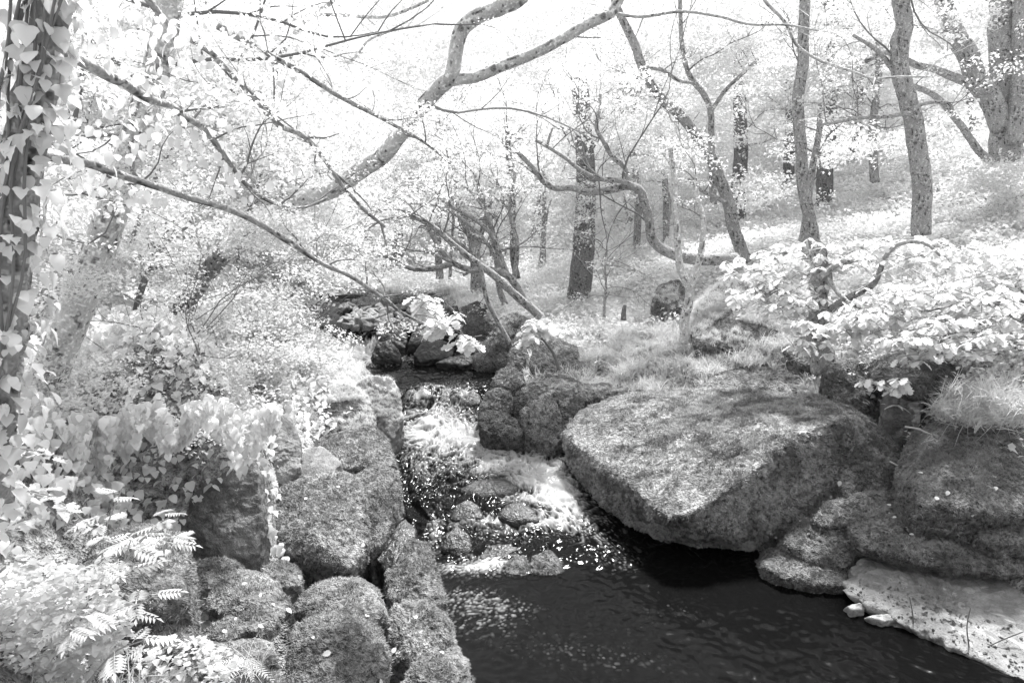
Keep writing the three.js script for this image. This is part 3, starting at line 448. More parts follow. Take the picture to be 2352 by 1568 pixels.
function scatter(geos, mat, poses, name, parent, tones = [0.82, 1], seed = 5) {      // a mass of leaves: one instanced object for each variant of the clump
  const r = rng(seed), col = new THREE.Color();
  geos.forEach((g, k) => {
    const mine = poses.filter((_, i) => i % geos.length === k); if (!mine.length) return;
    const im = new THREE.InstancedMesh(g, mat, mine.length); im.castShadow = im.receiveShadow = true; im.name = name; im.userData.kind = 'stuff';
    mine.forEach((m, i) => { im.setMatrixAt(i, m); const c = lerp(tones[0], tones[1], r()); im.setColorAt(i, col.setRGB(c, c, c)); });
    parent.add(im);
  });
}
function leaves(parent, geos, mats, poses, most = 300, tones) {      // the nearest leaves as parts, the rest in a mass
  const p = V(), far = poses.map((m) => [m, p.setFromMatrixPosition(m).distanceTo(EYE)]).sort((a, b) => a[1] - b[1]).map((a) => a[0]);
  for (const m of far.slice(0, most)) { const i = parent.children.length, o = mesh([geos].flat()[i % [geos].flat().length], [mats].flat()[(i * 7 + (i >> 2)) % [mats].flat().length], 'leaf', parent); m.decompose(o.position, o.quaternion, o.scale); }
  scatter([geos].flat(), [mats].flat()[0], far.slice(most), 'foliage', parent, tones);
}
const inside = (r) => { for (;;) { const v = V(r() * 2 - 1, r() * 2 - 1, r() * 2 - 1); if (v.lengthSq() < 1) return v; } };
// volumes of foliage: [x, y, d, half width, half height (picture units), half depth (m), clumps]
function fill(vols, r, scale = 1, tilt = 0.5) {
  const out = [];
  for (const [x, y, d, rx, ry, rd, n] of vols) for (let k = 0; k < n; k++) { const v = inside(r), p = at(x + v.x * rx, y + v.y * ry, d).add(V(0, 0, v.z * rd)); out.push(pose(p, (r() - 0.5) * tilt * 2, r() * 6.283, (r() - 0.5) * tilt * 2, scale * (0.7 + 0.6 * r()))); }
  return out;
}
// a tree: limbs are [points, depth, radius from, radius to]; the first is the trunk
function tree(name, label, { limbs, bark = M.bark, vols = [], twigs = 0, twigLen = 0.6, scale = 1, geos = sprays, leaf = M.leaf, seed = 1, tones, group, category = 'tree', leafy = 1, twigMat, net = 12, netLen = 1.5 }) {
  const o = new THREE.Group(), r = rng(seed * 71 + 3), poses = fill(vols, r, scale), wood = [], curves = [];
  limbs.forEach(([pts, d, a, b, seg, own], i) => {
    const p = path(pts, d, a, b);
    if (pts.at(-1)[1] < 0) { const e = p.at(-1), dir = e[0].clone().sub(p.at(-2)[0]).normalize(); for (const [l, w] of [[1.3, 0.65], [2.8, 0.25]]) p.push([e[0].clone().addScaledVector(dir, l).add(V(0.15 * l * Math.sin(seed * 3 + i), 0.1 * l, -0.1 * l)), e[1] * w]); }   // the limb goes on above the picture
    mesh(tube(p, { segs: seg ?? (p[0][1] > 0.05 ? 14 : 8), step: Math.max(0.05, p[0][1] * 0.7), seed: seed + i, knob: p[0][1] > 0.04 ? 0.06 : 0.1 }), own ?? bark, i ? 'limb' : 'trunk', o);
    const c = new THREE.CatmullRomCurve3(p.map((q) => q[0]), false, 'centripetal'), L = c.getLength(), n = Math.round(twigs * L); curves.push([c, p]);
    for (let k = 0; k < n; k++) {
      const t = lerp(i ? 0.15 : 0.45, 1, r()), s = c.getPointAt(t), dir = c.getTangentAt(t).multiplyScalar(0.8).add(V(r() - 0.5, r() * 0.7 - 0.25, r() - 0.5).multiplyScalar(1.9)).normalize(), l = twigLen * (0.4 + 0.9 * r()), pts2 = [s.clone()];
      for (let q = 1; q <= 4; q++) { dir.add(V(r() - 0.5, r() - 0.55, r() - 0.5).multiplyScalar(0.55)).normalize(); pts2.push(pts2[q - 1].clone().addScaledVector(dir, l / 4)); }
      const w = clamp(p.at(-1)[1] * 0.8, 0.003, 0.012);
      wood.push(tube(pts2.map((q, m) => [q, w * (1 - m * 0.2)]), { segs: 4, step: l / 6, knob: 0.15, close: false }));
      for (let q = 2; q <= 4; q++) if (r() < leafy) poses.push(pose(pts2[q], (r() - 0.5) * 0.9, r() * 6.283, (r() - 0.5) * 0.9, scale * (0.5 + 0.5 * r())));
    }
  });
  for (let k = 0; k < net; k++) {                                   // crooked side branches with their twigs and leaf sprays
    const [c, p] = curves[Math.floor(r() ** 1.5 * curves.length)], t = lerp(0.35, 1, r()), s = c.getPointAt(t), w0 = clamp(lerp(p[0][1], p.at(-1)[1], t) * 0.35, 0.006, 0.015), l = netLen * (0.4 + 0.9 * r());
    const grow = (s0, dir, len, w, n, lvl) => {
      const q = [s0.clone()]; for (let i = 1; i <= n; i++) { dir.add(V(r() - 0.5, r() - 0.48, r() - 0.5).multiplyScalar(0.75)).normalize(); q.push(q[i - 1].clone().addScaledVector(dir, len / n)); }
      wood.push(tube(q.map((v, i) => [v, w * (1 - 0.75 * i / n)]), { segs: lvl ? 3 : 5, step: len / n / 1.6, knob: 0.2, close: false }));
      if (!lvl) for (let i = 1; i <= n; i++) grow(q[i], dir.clone().add(V(r() - 0.5, r() * 0.6 - 0.2, r() - 0.5).multiplyScalar(2)).normalize(), len * (0.25 + 0.25 * r()), w * 0.45, 3, 1);
      if (lvl) for (const v of q.slice(2)) if (r() < leafy * 0.8) poses.push(pose(v, (r() - 0.5) * 0.9, r() * 6.283, (r() - 0.5) * 0.9, scale * (0.5 + 0.45 * r())));
    };
    grow(s, V(r() - 0.5, r() * 0.8 - 0.15, (r() - 0.75) * 0.8).normalize(), l, w0, 6, 0);
  }
  if (wood.length) { const m = mesh(mergeGeometries(wood), twigMat ?? M.twig, 'twig', o); m.userData.kind = 'stuff'; }
  scatter(geos, leaf, poses, 'crown', o, tones);
  return top(o, name, label, category, group);
}
globalThis.step?.('trees');

// ---- trees of the right bank
tree('tree', 'curving tree whose low trunk lies along the bank and bends left over the stream', { seed: 1, limbs: [
  [[[1690, 594], [1676, 594], [1621, 597], [1566, 590], [1522, 572], [1500, 552], [1491, 505], [1480, 465], [1469, 436], [1443, 427], [1399, 436], [1348, 441], [1311, 430], [1275, 432], [1249, 417], [1235, 399], [1213, 374], [1190, 350]], [10, 9], 14, 5],
  [[[1462, 430], [1429, 416], [1377, 410], [1341, 395], [1293, 359], [1257, 337], [1231, 322]], [9.4, 9], 7, 3], [[[1443, 425], [1436, 386], [1407, 359], [1385, 322], [1370, 293], [1377, 253], [1379, 216]], 9.4, 7, 3.5], [[[1257, 337], [1263, 311], [1270, 293]], 9.1, 3.5, 2]],
  vols: [[1250, 310, 10.4, 150, 80, 0.8, 26], [1400, 230, 10.8, 120, 100, 1, 46]], twigs: 0.5, leafy: 0.45, net: 9, scale: 0.75 });
tree('tree', 'tall tree sweeping up to the left from the middle of the grassy bank', { seed: 2, limbs: [
  [[[1712, 600], [1702, 571], [1683, 513], [1672, 458], [1650, 403], [1632, 359], [1603, 319], [1570, 271], [1533, 238], [1503, 205], [1476, 154], [1458, 102], [1432, 48], [1415, 10], [1400, -60]], [12.4, 11.5], 15, 8], [[[1668, 465], [1640, 450], [1614, 439], [1581, 410]], 12.1, 6, 3],
  [[[1476, 154], [1520, 160], [1560, 185], [1592, 190]], 11.7, 5, 3]],
  vols: [[1560, 90, 14.6, 190, 110, 1.5, 150], [1500, 330, 14.6, 110, 90, 1, 80], [1720, 430, 13.5, 100, 50, 0.8, 40]], twigs: 0.15, leafy: 0.4, net: 7, scale: 0.9 });
tree('tree', 'slender upright tree rising behind the sweeping tree', { seed: 3, limbs: [
  [[[1640, 470], [1636, 400], [1634, 300], [1632, 253], [1614, 212], [1592, 187], [1577, 154], [1566, 92], [1563, 18], [1562, -40]], 13.5, 8, 4], [[[1636, 252], [1665, 209], [1705, 170], [1742, 135]], 13.5, 5, 3]],
  vols: [[1680, 130, 14, 160, 110, 1.3, 110]], twigs: 0.3, leafy: 0.55, scale: 0.9 });
tree('tree', 'slim straight tree with a second stem crossing behind its foot', { seed: 4, limbs: [
  [[[1880, 590], [1874, 564], [1859, 494], [1845, 421], [1841, 348], [1834, 256], [1834, 220], [1845, 146], [1845, 92], [1848, 37], [1850, -60]], 12, 14, 11],
  [[[1838, 580], [1841, 564], [1852, 505], [1859, 439], [1870, 366], [1881, 311], [1886, 240]], 12.5, 10, 6]],
  bark: M.bark, vols: [[1800, 80, 13.5, 200, 100, 1.4, 110], [1900, 330, 14.5, 120, 60, 1, 40]], twigs: 0.2, leafy: 0.55, scale: 0.9 });
tree('tree', 'sturdy grey tree with a long thin side branch on the grassy slope', { seed: 5, limbs: [
  [[[2116, 540], [2116, 513], [2119, 439], [2112, 366], [2101, 293], [2094, 256], [2079, 201], [2066, 146], [2070, 100], [2079, 55], [2072, 18], [2066, -60]], 11, 21, 17],
  [[[2074, 215], [2068, 183], [2057, 120], [2053, 92], [2066, 62]], 10.9, 8, 6],
  [[[2094, 258], [2042, 267], [1969, 271], [1914, 282], [1892, 286], [1874, 330]], 10.8, 5, 3], [[[2094, 254], [2123, 238], [2181, 238], [2195, 270]], 10.8, 4.5, 2.5], [[[2085, 210], [2020, 120], [1960, 80]], 11, 7, 3]],
  vols: [[2060, 40, 12, 200, 80, 1.2, 90], [2000, 330, 13, 130, 50, 1, 30]], twigs: 0.2, leafy: 0.5, scale: 0.85 });
tree('tree', 'thick forked tree at the right edge with limbs reaching left', { seed: 6, limbs: [
  [[[2308, 372], [2310, 355], [2313, 256], [2310, 146], [2306, 73], [2310, -60]], 13, 34, 27],
  [[[2305, 290], [2273, 220], [2244, 183], [2225, 128], [2203, 92], [2181, 44], [2160, -30]], [12.9, 12.5], 24, 17], [[[2335, 330], [2338, 240], [2350, 140], [2345, 73], [2352, -40]], 12.7, 20, 16],
  [[[2262, 215], [2244, 198], [2189, 176], [2145, 157], [2108, 150], [2040, 120], [1990, 140]], [12.8, 12.2], 11, 5], [[[2280, 372], [2251, 348], [2207, 286], [2152, 223], [2108, 201], [2060, 190]], [12.8, 12.2], 9, 5], [[[2215, 105], [2180, 90], [2140, 70], [2110, 60]], 12.6, 8, 4]],
  vols: [[2200, 60, 14, 190, 110, 1.4, 90], [2280, 400, 12, 100, 40, 0.6, 30], [2200, 320, 14.5, 140, 70, 1, 50]], twigs: 0.2, leafy: 0.5, scale: 0.9 });
tree('sapling', 'small forked sapling beside the split boulder', { seed: 7, category: 'sapling', bark: M.barkPale, limbs: [
  [[[1572, 790], [1574, 766], [1572, 737], [1581, 700], [1585, 663], [1574, 641], [1563, 616], [1559, 583], [1555, 535], [1552, 476], [1548, 403], [1540, 340]], 9.3, 13, 5], [[[1585, 663], [1590, 649], [1603, 609], [1614, 553], [1614, 494], [1603, 458], [1598, 400]], 9.3, 9, 4]],
  vols: [[1575, 360, 10.4, 80, 50, 0.5, 14]], twigs: 0.3, net: 3, netLen: 0.8, leafy: 0.4, scale: 0.6 });
// ---- the middle distance
tree('tree', 'pale leaning stem slanting out over the upper stream', { seed: 8, bark: M.bark, limbs: [
  [[[1245, 735], [1231, 717], [1202, 693], [1165, 660], [1128, 627], [1092, 601], [1041, 561], [1004, 528], [967, 505], [930, 490]], [11, 10.6], 11, 5]],
  vols: [[960, 430, 11.6, 120, 50, 0.6, 22], [860, 510, 11.8, 90, 40, 0.6, 8]], twigs: 1.1, leafy: 0.3, net: 10, netLen: 1.2, scale: 0.55 });
tree('tree', 'dark crooked tree with low limbs spreading left over the cobbles', { seed: 9, limbs: [
  [[[1205, 700], [1194, 671], [1165, 632], [1121, 619], [1077, 619], [1037, 601], [1011, 572], [995, 545], [970, 500]], [11.9, 11.4], 10, 4],
  [[[1040, 603], [1000, 616], [945, 616], [916, 601], [872, 579], [846, 550], [821, 517]], [11.6, 11], 7, 3], [[[1165, 632], [1150, 590], [1130, 540], [1085, 500], [1030, 470], [1000, 440]], 11.9, 7, 3], [[[1121, 619], [1085, 622], [1063, 632]], 11.6, 5, 3], [[[1121, 619], [1060, 562], [1000, 524], [940, 500], [880, 505], [835, 532]], [11.7, 11.2], 5, 1.8], [[[1165, 632], [1120, 560], [1060, 502], [990, 470], [915, 470], [870, 488]], [11.9, 11.4], 5, 1.8], [[[1150, 600], [1130, 520], [1090, 450], [1030, 405]], 12, 5, 2], [[[1180, 650], [1188, 560], [1170, 480], [1182, 400], [1170, 340]], 12, 6, 2.5], [[[1037, 601], [985, 580], [930, 570], [890, 545]], 11.4, 4, 1.6]],
  vols: [[1060, 420, 12.9, 150, 50, 0.8, 34], [870, 470, 12.7, 100, 50, 0.7, 18]], twigs: 1.1, leafy: 0.25, net: 14, scale: 0.6 });
tree('tree', 'thin upright stem just behind the pale leaning stem', { seed: 10, limbs: [[[[1160, 700], [1156, 689], [1147, 663], [1139, 590], [1125, 517], [1110, 460], [1090, 400]], 12.3, 8, 4]], vols: [[1120, 400, 13, 90, 60, 0.8, 30]], twigs: 0.7, scale: 0.8 });
tree('tree', 'dark straight stem left of the ivy-clad trunk', { seed: 11, limbs: [[[[1188, 640], [1180, 600], [1178, 540], [1176, 440], [1168, 360], [1165, 300]], 14, 8, 6]], vols: [[1180, 320, 15, 110, 80, 1, 50]], twigs: 0.5, bark: M.barkDark });
tree('tree', 'grey forked trunk behind the dark crooked tree', { seed: 12, limbs: [[[[1094, 690], [1092, 588], [1084, 544], [1060, 490], [1051, 440], [1040, 360]], 15.5, 14, 8], [[[1092, 588], [1110, 520], [1130, 450]], 15.5, 7, 5]], vols: [[1060, 350, 16, 160, 80, 1.2, 70]], twigs: 0.4, scale: 1 });
tree('tree', 'ivy-clad dark trunk bristling with bare twigs at its foot', { seed: 13, bark: M.barkDark, limbs: [
  [[[1326, 735], [1328, 705], [1334, 640], [1341, 560], [1345, 480], [1346, 400], [1340, 300], [1330, 180]], 13.4, 30, 18]],
  vols: [[1335, 490, 13, 45, 70, 0.35, 36], [1310, 430, 13.5, 60, 60, 0.5, 30], [1300, 280, 14.5, 170, 110, 1.5, 130]], scale: 0.75 });
tree('sapling', 'bare thin sapling right of the ivy-clad trunk', { seed: 14, category: 'sapling', limbs: [[[[1388, 728], [1388, 700], [1392, 656], [1390, 608], [1394, 570]], 10.6, 4, 1.5], [[[1390, 690], [1400, 670]], 10.6, 2, 1]], twigs: 1.6, twigLen: 0.25, leafy: 0.1, scale: 0.4 });
// ---- farther trunks
const yFoot = (x, d) => { let y = 300; for (let k = 0; k < 60; k++) { const p = at(x, y, d); y += clamp((p.y + 0.25 - land(p.x, d)) * 60, -20, 20); } return y; };
const far = (label, x0, y0, x1, y1, d, r, seed, vx = 0, n = 40, bark = M.barkDark) => tree('tree', label, { seed, bark, group: 'trunks farther back in the wood', limbs: [[[[x0, yFoot(x0, d)], [x0, Math.min(y0, yFoot(x0, d) - 40)], [lerp(x0, x1, 0.45) + 4, lerp(y0, y1, 0.45)], [x1, y1], [x1 + (x1 - x0) * 0.4, y1 - 140]], d, r, r * 0.75]], vols: [[x1 + vx, y1 - 60, d + 3.2, 160, 110, 2.2, n], [x1 + vx * 0.5, y1 - 240, d + 2, 200, 120, 2.5, n]], geos: farSprays, scale: 0.75, net: 10, netLen: 2.6, leafy: 0.5 });
far('thick dark trunk seen behind the slim straight tree', 1896, 400, 1907, 120, 19, 19, 20);
far('dark trunk standing between the sweeping tree and the slim tree', 1696, 450, 1700, 250, 20, 18, 21);
far('dark trunk just left of the slim straight tree, far back', 1812, 380, 1814, 200, 25, 13, 22);
far('distant thin trunk in the leaves right of the thick dark trunk', 1960, 360, 1976, 200, 26, 9, 23);
far('distant pale trunk in the gap left of the curving tree', 1440, 590, 1452, 380, 24, 7, 24, 0, 40, M.bark);
far('distant thin trunk beside the forked sapling', 1530, 560, 1520, 320, 19, 8, 25, 0, 40, M.bark);
far('distant grey trunk above the cobble bar', 905, 650, 915, 480, 24, 12, 26, 0, 40, M.bark);
far('distant thin trunk near the left end of the cobble bar', 830, 640, 822, 500, 26, 9, 27, 0, 40, M.bark);
far('distant trunk in the bright gap right of the ivy-clad trunk', 1235, 600, 1240, 400, 27, 8, 28, 0, 40, M.bark);
far('distant trunk at the right edge behind the thick forked tree', 2235, 380, 2230, 240, 21, 9, 29);

// ---- trees and boughs of the left bank
tree('tree', 'leaning left-bank tree whose pale bough arches over the stream', { seed: 30, bark: M.barkPale, limbs: [
  [[[345, 830], [390, 765], [430, 690], [470, 632], [520, 575]], [7.2, 6.8], 24, 20, 16, M.barkDark], [[[516, 580], [600, 510], [690, 462], [777, 428], [835, 386], [872, 363], [894, 341], [916, 311], [960, 256], [1000, 209], [1035, 178]], [6.8, 6], 20, 17, 16],
  [[[1030, 186], [1041, 157], [1048, 110], [1059, 70], [1092, 40], [1147, 18], [1190, -4], [1230, -50]], [6, 5.8], 15, 18, 14], [[[1022, 188], [1055, 181], [1092, 176], [1165, 146], [1238, 117], [1293, 88], [1348, 55], [1403, 29], [1421, 0], [1440, -50]], [6, 6.2], 13, 11, 14],
  [[[1403, 29], [1470, 38], [1566, 26], [1650, 37], [1720, 55], [1808, 57], [1880, 70]], [6.2, 6.5], 4, 2], [[[1238, 117], [1300, 80], [1330, 85], [1380, 86]], 6.1, 2.5, 1.5]],
  vols: [[900, 300, 6.2, 60, 30, 0.3, 8], [620, 520, 6.1, 110, 50, 0.4, 60]], twigs: 0.5, scale: 0.45, leafy: 0.25, twigMat: M.twigPale, net: 8 });
const thin = (label, pts, d, a, b, o = {}) => tree('branch', label, { category: 'branch', limbs: [[pts, d, a, b]], net: 5, netLen: 0.5, twigs: 2.2, twigLen: 0.4, scale: 0.42, leafy: 0.7, bark: M.bark, group: 'thin boughs hanging in from the left', ...o });
thin('long thin bough falling from the top edge to the middle of the stream', [[290, -60], [341, 0], [385, 55], [476, 114], [520, 161], [586, 227], [637, 286], [696, 311], [744, 366], [777, 414], [830, 475], [883, 520]], [3.2, 4], 8, 4, { seed: 41 });
thin('knotty bough leaving the ivy trunk and dipping in a long curve', [[90, 90], [147, 125], [201, 147], [249, 176], [278, 187], [315, 212], [352, 231], [392, 242], [421, 267], [461, 289], [505, 344], [542, 396], [586, 443], [637, 469], [696, 476], [751, 454]], [2.3, 4], 14, 2.5, { seed: 42 });
thin('straight bough from the ivy trunk ending over the rapids', [[40, 345], [139, 366], [205, 377], [293, 407], [381, 436], [447, 458], [524, 480], [593, 513], [670, 560], [740, 605], [804, 634], [843, 660], [887, 689], [923, 718], [975, 744]], [2.3, 4.6], 10, 3, { seed: 43, leafy: 0.45 });
thin('thin bough crossing the pale arching bough', [[500, 60], [560, 92], [623, 128], [696, 168], [777, 220], [846, 256], [916, 293], [967, 322], [1019, 362], [1055, 399]], [4, 5], 8, 2, { seed: 44 });
thin('pale bare bough at the top edge against the sky', [[640, 60], [689, 37], [762, 33], [883, 38], [945, 18], [985, 0]], 8, 5, 3, { twigMat: M.strawPale, seed: 45, leafy: 0.1, bark: M.barkPale });
thin('fine bare twig rising to the right against the sky', [[805, 140], [817, 130], [843, 95], [898, 71], [967, 57]], 7, 3.5, 2, { twigMat: M.strawPale, seed: 46, leafy: 0.05, bark: M.barkPale });
thin('pale crossing stem high at the left of the sky gap', [[590, 210], [640, 130], [700, 50], [760, 5], [800, -40]], 9, 8, 4, { twigMat: M.strawPale, seed: 47, leafy: 0.3, bark: M.barkPale, twigs: 1 });
thin('drooping bunch of bare twigs in front of the slim straight tree', [[1745, -20], [1760, 4], [1804, 51], [1830, 102], [1877, 135], [1951, 161], [2005, 179], [2064, 176], [2130, 176]], 7, 4, 2, { twigMat: M.strawPale, seed: 48, leafy: 0.15, twigs: 3, group: undefined, bark: M.barkPale });
tree('tree', 'broad leaning trunk with mottled bark at the left', { seed: 31, limbs: [[[[40, 1060], [62, 1000], [100, 890], [150, 770], [200, 640], [265, 460], [290, 380], [325, 270], [350, 190], [380, 60], [400, -60]], 4.6, 42, 26, 18]], bark: M.barkPale, vols: [[330, 120, 4.8, 200, 120, 0.7, 60], [300, 430, 4.3, 120, 60, 0.25, 26], [150, 640, 4.3, 110, 60, 0.25, 24], [420, 330, 4.6, 140, 90, 0.5, 36]], twigs: 0.6, scale: 0.5, geos: fines });

// ---- leafy trees that close the wood
tree('tree', 'tall leafy tree filling the upper left behind the boughs', { seed: 61, limbs: [[[[420, 720], [440, 560], [430, 380], [460, 200], [470, -60]], 10.5, 11, 6], [[[432, 380], [520, 260], [640, 160], [740, 60]], 10.5, 6, 3], [[[436, 480], [340, 340], [230, 220], [150, 80]], 10.5, 6, 3]],
  vols: [[250, 100, 9.4, 280, 170, 1, 260], [600, 130, 10, 250, 150, 1.1, 240], [450, 340, 9.8, 280, 110, 0.9, 190], [760, 300, 11.5, 160, 130, 1, 130]], net: 30, netLen: 1.6, leafy: 0.8, scale: 0.85, bark: M.bark });
tree('tree', 'leafy tree closing the gap behind the dark crooked tree', { seed: 62, limbs: [[[[1010, 640], [1005, 520], [1020, 380], [1000, 240]], 17, 9, 5]], vols: [[980, 330, 17.4, 220, 90, 1.6, 190], [880, 420, 16.5, 170, 80, 1.2, 110], [1150, 280, 17.5, 170, 90, 1.5, 130]], net: 26, netLen: 2.2, leafy: 0.6, bark: M.bark });
tree('tree', 'leafy tree between the ivy-clad trunk and the sweeping tree, far back', { seed: 63, limbs: [[[[1460, 600], [1466, 460], [1450, 300], [1470, 140]], 18, 9, 5]], vols: [[1450, 180, 18, 200, 130, 1.6, 170], [1420, 380, 17.5, 130, 100, 1.2, 90], [1620, 260, 18, 170, 120, 1.5, 130]], net: 26, netLen: 2.2, leafy: 0.6, bark: M.bark });
tree('tree', 'leafy tree high on the slope behind the sturdy grey tree', { seed: 64, limbs: [[[[2010, 420], [2005, 300], [2020, 160], [2015, 20]], 18, 10, 6]], vols: [[1980, 120, 18.4, 230, 120, 1.6, 190], [2200, 220, 18, 190, 110, 1.5, 130], [1820, 180, 18, 130, 110, 1.4, 90]], net: 26, netLen: 2.2, leafy: 0.6, bark: M.bark });

// ---------------------------------------------------------------- undergrowth of the left bank
const shrub = (label, vols, stems, seed, o = {}) => tree('shrub', label, { category: 'shrub', seed, vols, limbs: stems, bark: M.twig, geos: fines, twigs: 1.4, twigLen: 0.5, scale: 0.8, leaf: M.leaf, group: 'shrubs of the left bank', ...o });
shrub('leafy shrub filling the space behind the leaning left-bank tree', [[520, 560, 9, 240, 150, 1, 260], [640, 420, 9.5, 200, 120, 1, 150]], [[[[520, 760], [540, 650], [560, 520], [600, 400]], 9, 6, 3], [[[540, 650], [600, 560], [660, 480]], 9, 4, 2]], 51);
shrub('shrub with dark bare stems left of the leaning tree', [[300, 560, 7, 170, 130, 0.9, 150], [200, 430, 7, 150, 120, 0.9, 110]], [[[[300, 760], [330, 640], [380, 560], [430, 520]], 7, 6, 3], [[[310, 730], [350, 600], [400, 500]], 7.2, 4, 2]], 52);
shrub('overhanging bank shrub bending down to the upper fall', [[650, 640, 8.6, 115, 80, 0.7, 150], [575, 740, 7.4, 110, 70, 0.8, 150], [740, 540, 9.5, 90, 60, 0.8, 60]], [[[[600, 800], [640, 720], [690, 650], [740, 600]], 8.3, 5, 2]], 53);
shrub('low leafy shrub above the white grass ledge', [[560, 830, 6.6, 110, 40, 0.6, 90], [680, 800, 7.8, 80, 40, 0.5, 70]], [[[[590, 880], [600, 830], [630, 790]], 7, 4, 2]], 54);
shrub('tall leafy screen at the far left', [[120, 300, 8, 180, 220, 1.2, 200], [330, 250, 10, 200, 180, 1.2, 160], [120, 620, 7.5, 140, 110, 0.8, 120]], [[[[150, 760], [170, 560], [160, 360], [190, 160]], 8, 10, 5]], 55, { scale: 0.9 });
shrub('loose leafy sprays spilling over the ivy of the left bank', [[300, 850, 5.0, 270, 70, 0.4, 120], [140, 900, 4.4, 160, 80, 0.35, 70], [520, 920, 5.2, 120, 60, 0.35, 60], [420, 990, 4.6, 160, 40, 0.2, 40]], [[[[250, 960], [300, 880], [380, 830], [470, 810]], 5, 4, 2]], 57, { scale: 0.5 });
shrub('fine pale leafage hanging high at the left', [[480, 200, 5.6, 230, 130, 0.7, 110], [700, 300, 6.6, 150, 110, 0.6, 70], [250, 520, 5.4, 160, 70, 0.5, 60], [620, 60, 7, 200, 80, 0.8, 60]], [[[[300, 560], [360, 400], [450, 250], [560, 120], [620, -40]], 5.8, 6, 2]], 56, { scale: 0.65 });
// large leaves hanging at the top left
{
  const r = rng(61), o = new THREE.Group(), ps = [];
  for (const [x, y, d, rx, ry, rd, n] of [[230, 90, 2.7, 220, 110, 0.4, 150], [420, 230, 3.1, 200, 110, 0.4, 130], [560, 350, 3.5, 180, 110, 0.4, 110], [580, 100, 3.7, 200, 100, 0.5, 130], [200, 300, 2.7, 160, 120, 0.3, 90], [260, 450, 3.2, 160, 60, 0.3, 70]]) for (let k = 0; k < n; k++) { const v = inside(r); ps.push(pose(at(x + v.x * rx, y + v.y * ry, d + v.z * rd), -0.1 - r() * 1.2, r() * 6.283, (r() - 0.5) * 1.6, 0.025 + 0.035 * r())); }
  leaves(o, ovalLeaf, M.leafNear, ps, 300);
  top(o, 'hanging_foliage', 'large oval leaves drooping from the boughs at the top left', 'foliage');
}
// ivy on the near trunk
{
  const r = rng(62), o = new THREE.Group(), p = path([[125, -60], [118, 20], [100, 110], [75, 220], [50, 380], [25, 560], [5, 760], [-15, 980], [-40, 1200]], 2.35, 36, 50);
  mesh(tube(p, { segs: 16, step: 0.05, knob: 0.16, seed: 9 }), M.bark, 'trunk', o);
  const c = new THREE.CatmullRomCurve3(p.map((q) => q[0])), ps = [];
  for (let k = 0; k < 560; k++) { const t = r(), s = c.getPointAt(t), a = r() * Math.PI * 1.5 - 0.25 * Math.PI, rad = 0.06 + 0.09 * r() * (0.5 + t); ps.push(pose(s.add(V(Math.cos(a) * rad, (r() - 0.5) * 0.05, Math.sin(a) * rad)), -0.3 - 1.3 * r(), Math.atan2(-Math.cos(a), -Math.sin(a)) + (r() - 0.5) * 1.3, (r() - 0.5) * 1.1, 0.025 + 0.042 * r() ** 1.5)); }
  leaves(o, ivyLeaves(), M.ivyTones, ps, 300);
  for (let k = 0; k < 9; k++) { const off = (k - 4) * 0.018; mesh(tube(Array.from({ length: 7 }, (_, i) => [c.getPointAt(i / 6).add(V(off + 0.03 * Math.sin(i * 2.1 + k), 0, 0.075 + 0.01 * Math.cos(k))), 0.005]), { segs: 5, step: 0.1 }), M.twig, 'ivy_stem', o); }
  top(o, 'ivy_tree', 'dark trunk wrapped in ivy at the left edge', 'tree');
}
// ivy carpet of the left bank
{
  const r = rng(63), o = new THREE.Group(), ps = [];
  for (let k = 0; k < 40000 && ps.length < 9500; k++) {
    const x = lerp(-4.6, -0.9, r()), d = lerp(2.6, 8, r() ** 1.3), edge = shoreL(d) - x;
    if (x < -1.0 - d * 0.72 || d < (x < -2.4 ? 2.6 : 3.75 + (x + 2.6) * 1.05) + 0.2 * n2(x * 3, 4) || x > -1.85 + 0.25 * n2(3, d * 2)) continue;
    if (d > 5.5 && fbm2(x * 1.2, d * 1.2) > 0.2) continue;
    const p = onLand(x, d, 0.03 + r() ** 1.5 * 0.22); ps.push(pose(p, -0.25 - 0.75 * r(), (r() - 0.5) * 3 + Math.PI, (r() - 0.5) * 0.9, (0.038 + 0.036 * r())));
  }
  leaves(o, ivyLeaves(), M.ivyTones, ps, 300, [0.85, 1.05]);
  top(o, 'ivy_carpet', 'thick carpet of ivy covering the left bank and hanging over its edge', 'ivy');
}
{ // ivy curtain over the edge of the tilted slab
  const r = rng(64), o = new THREE.Group(), ps = [];
  for (let k = 0; k < 1700; k++) { const t = r(), x = lerp(40, 640, t), d = lerp(3.9, 4.75, t) + 0.25 * n2(t * 7, 5), y = 965 + 34 * n2(t * 5, 1) + 30 * n2(t * 13, 2) + (r() * 1.3 - 0.45) * (70 + 50 * n2(t * 9, 7)); ps.push(pose(at(x, y, d - 0.1 * r()), -0.7 - 0.6 * r(), Math.PI + (r() - 0.5) * 1.8, (r() - 0.5) * 0.7, 0.035 + 0.036 * r())); }
  leaves(o, ivyLeaves(), M.ivyTones, ps, 300, [0.85, 1.05]);
  top(o, 'ivy_curtain', 'ivy hanging over the dark hollow of the tilted slab', 'ivy');
}
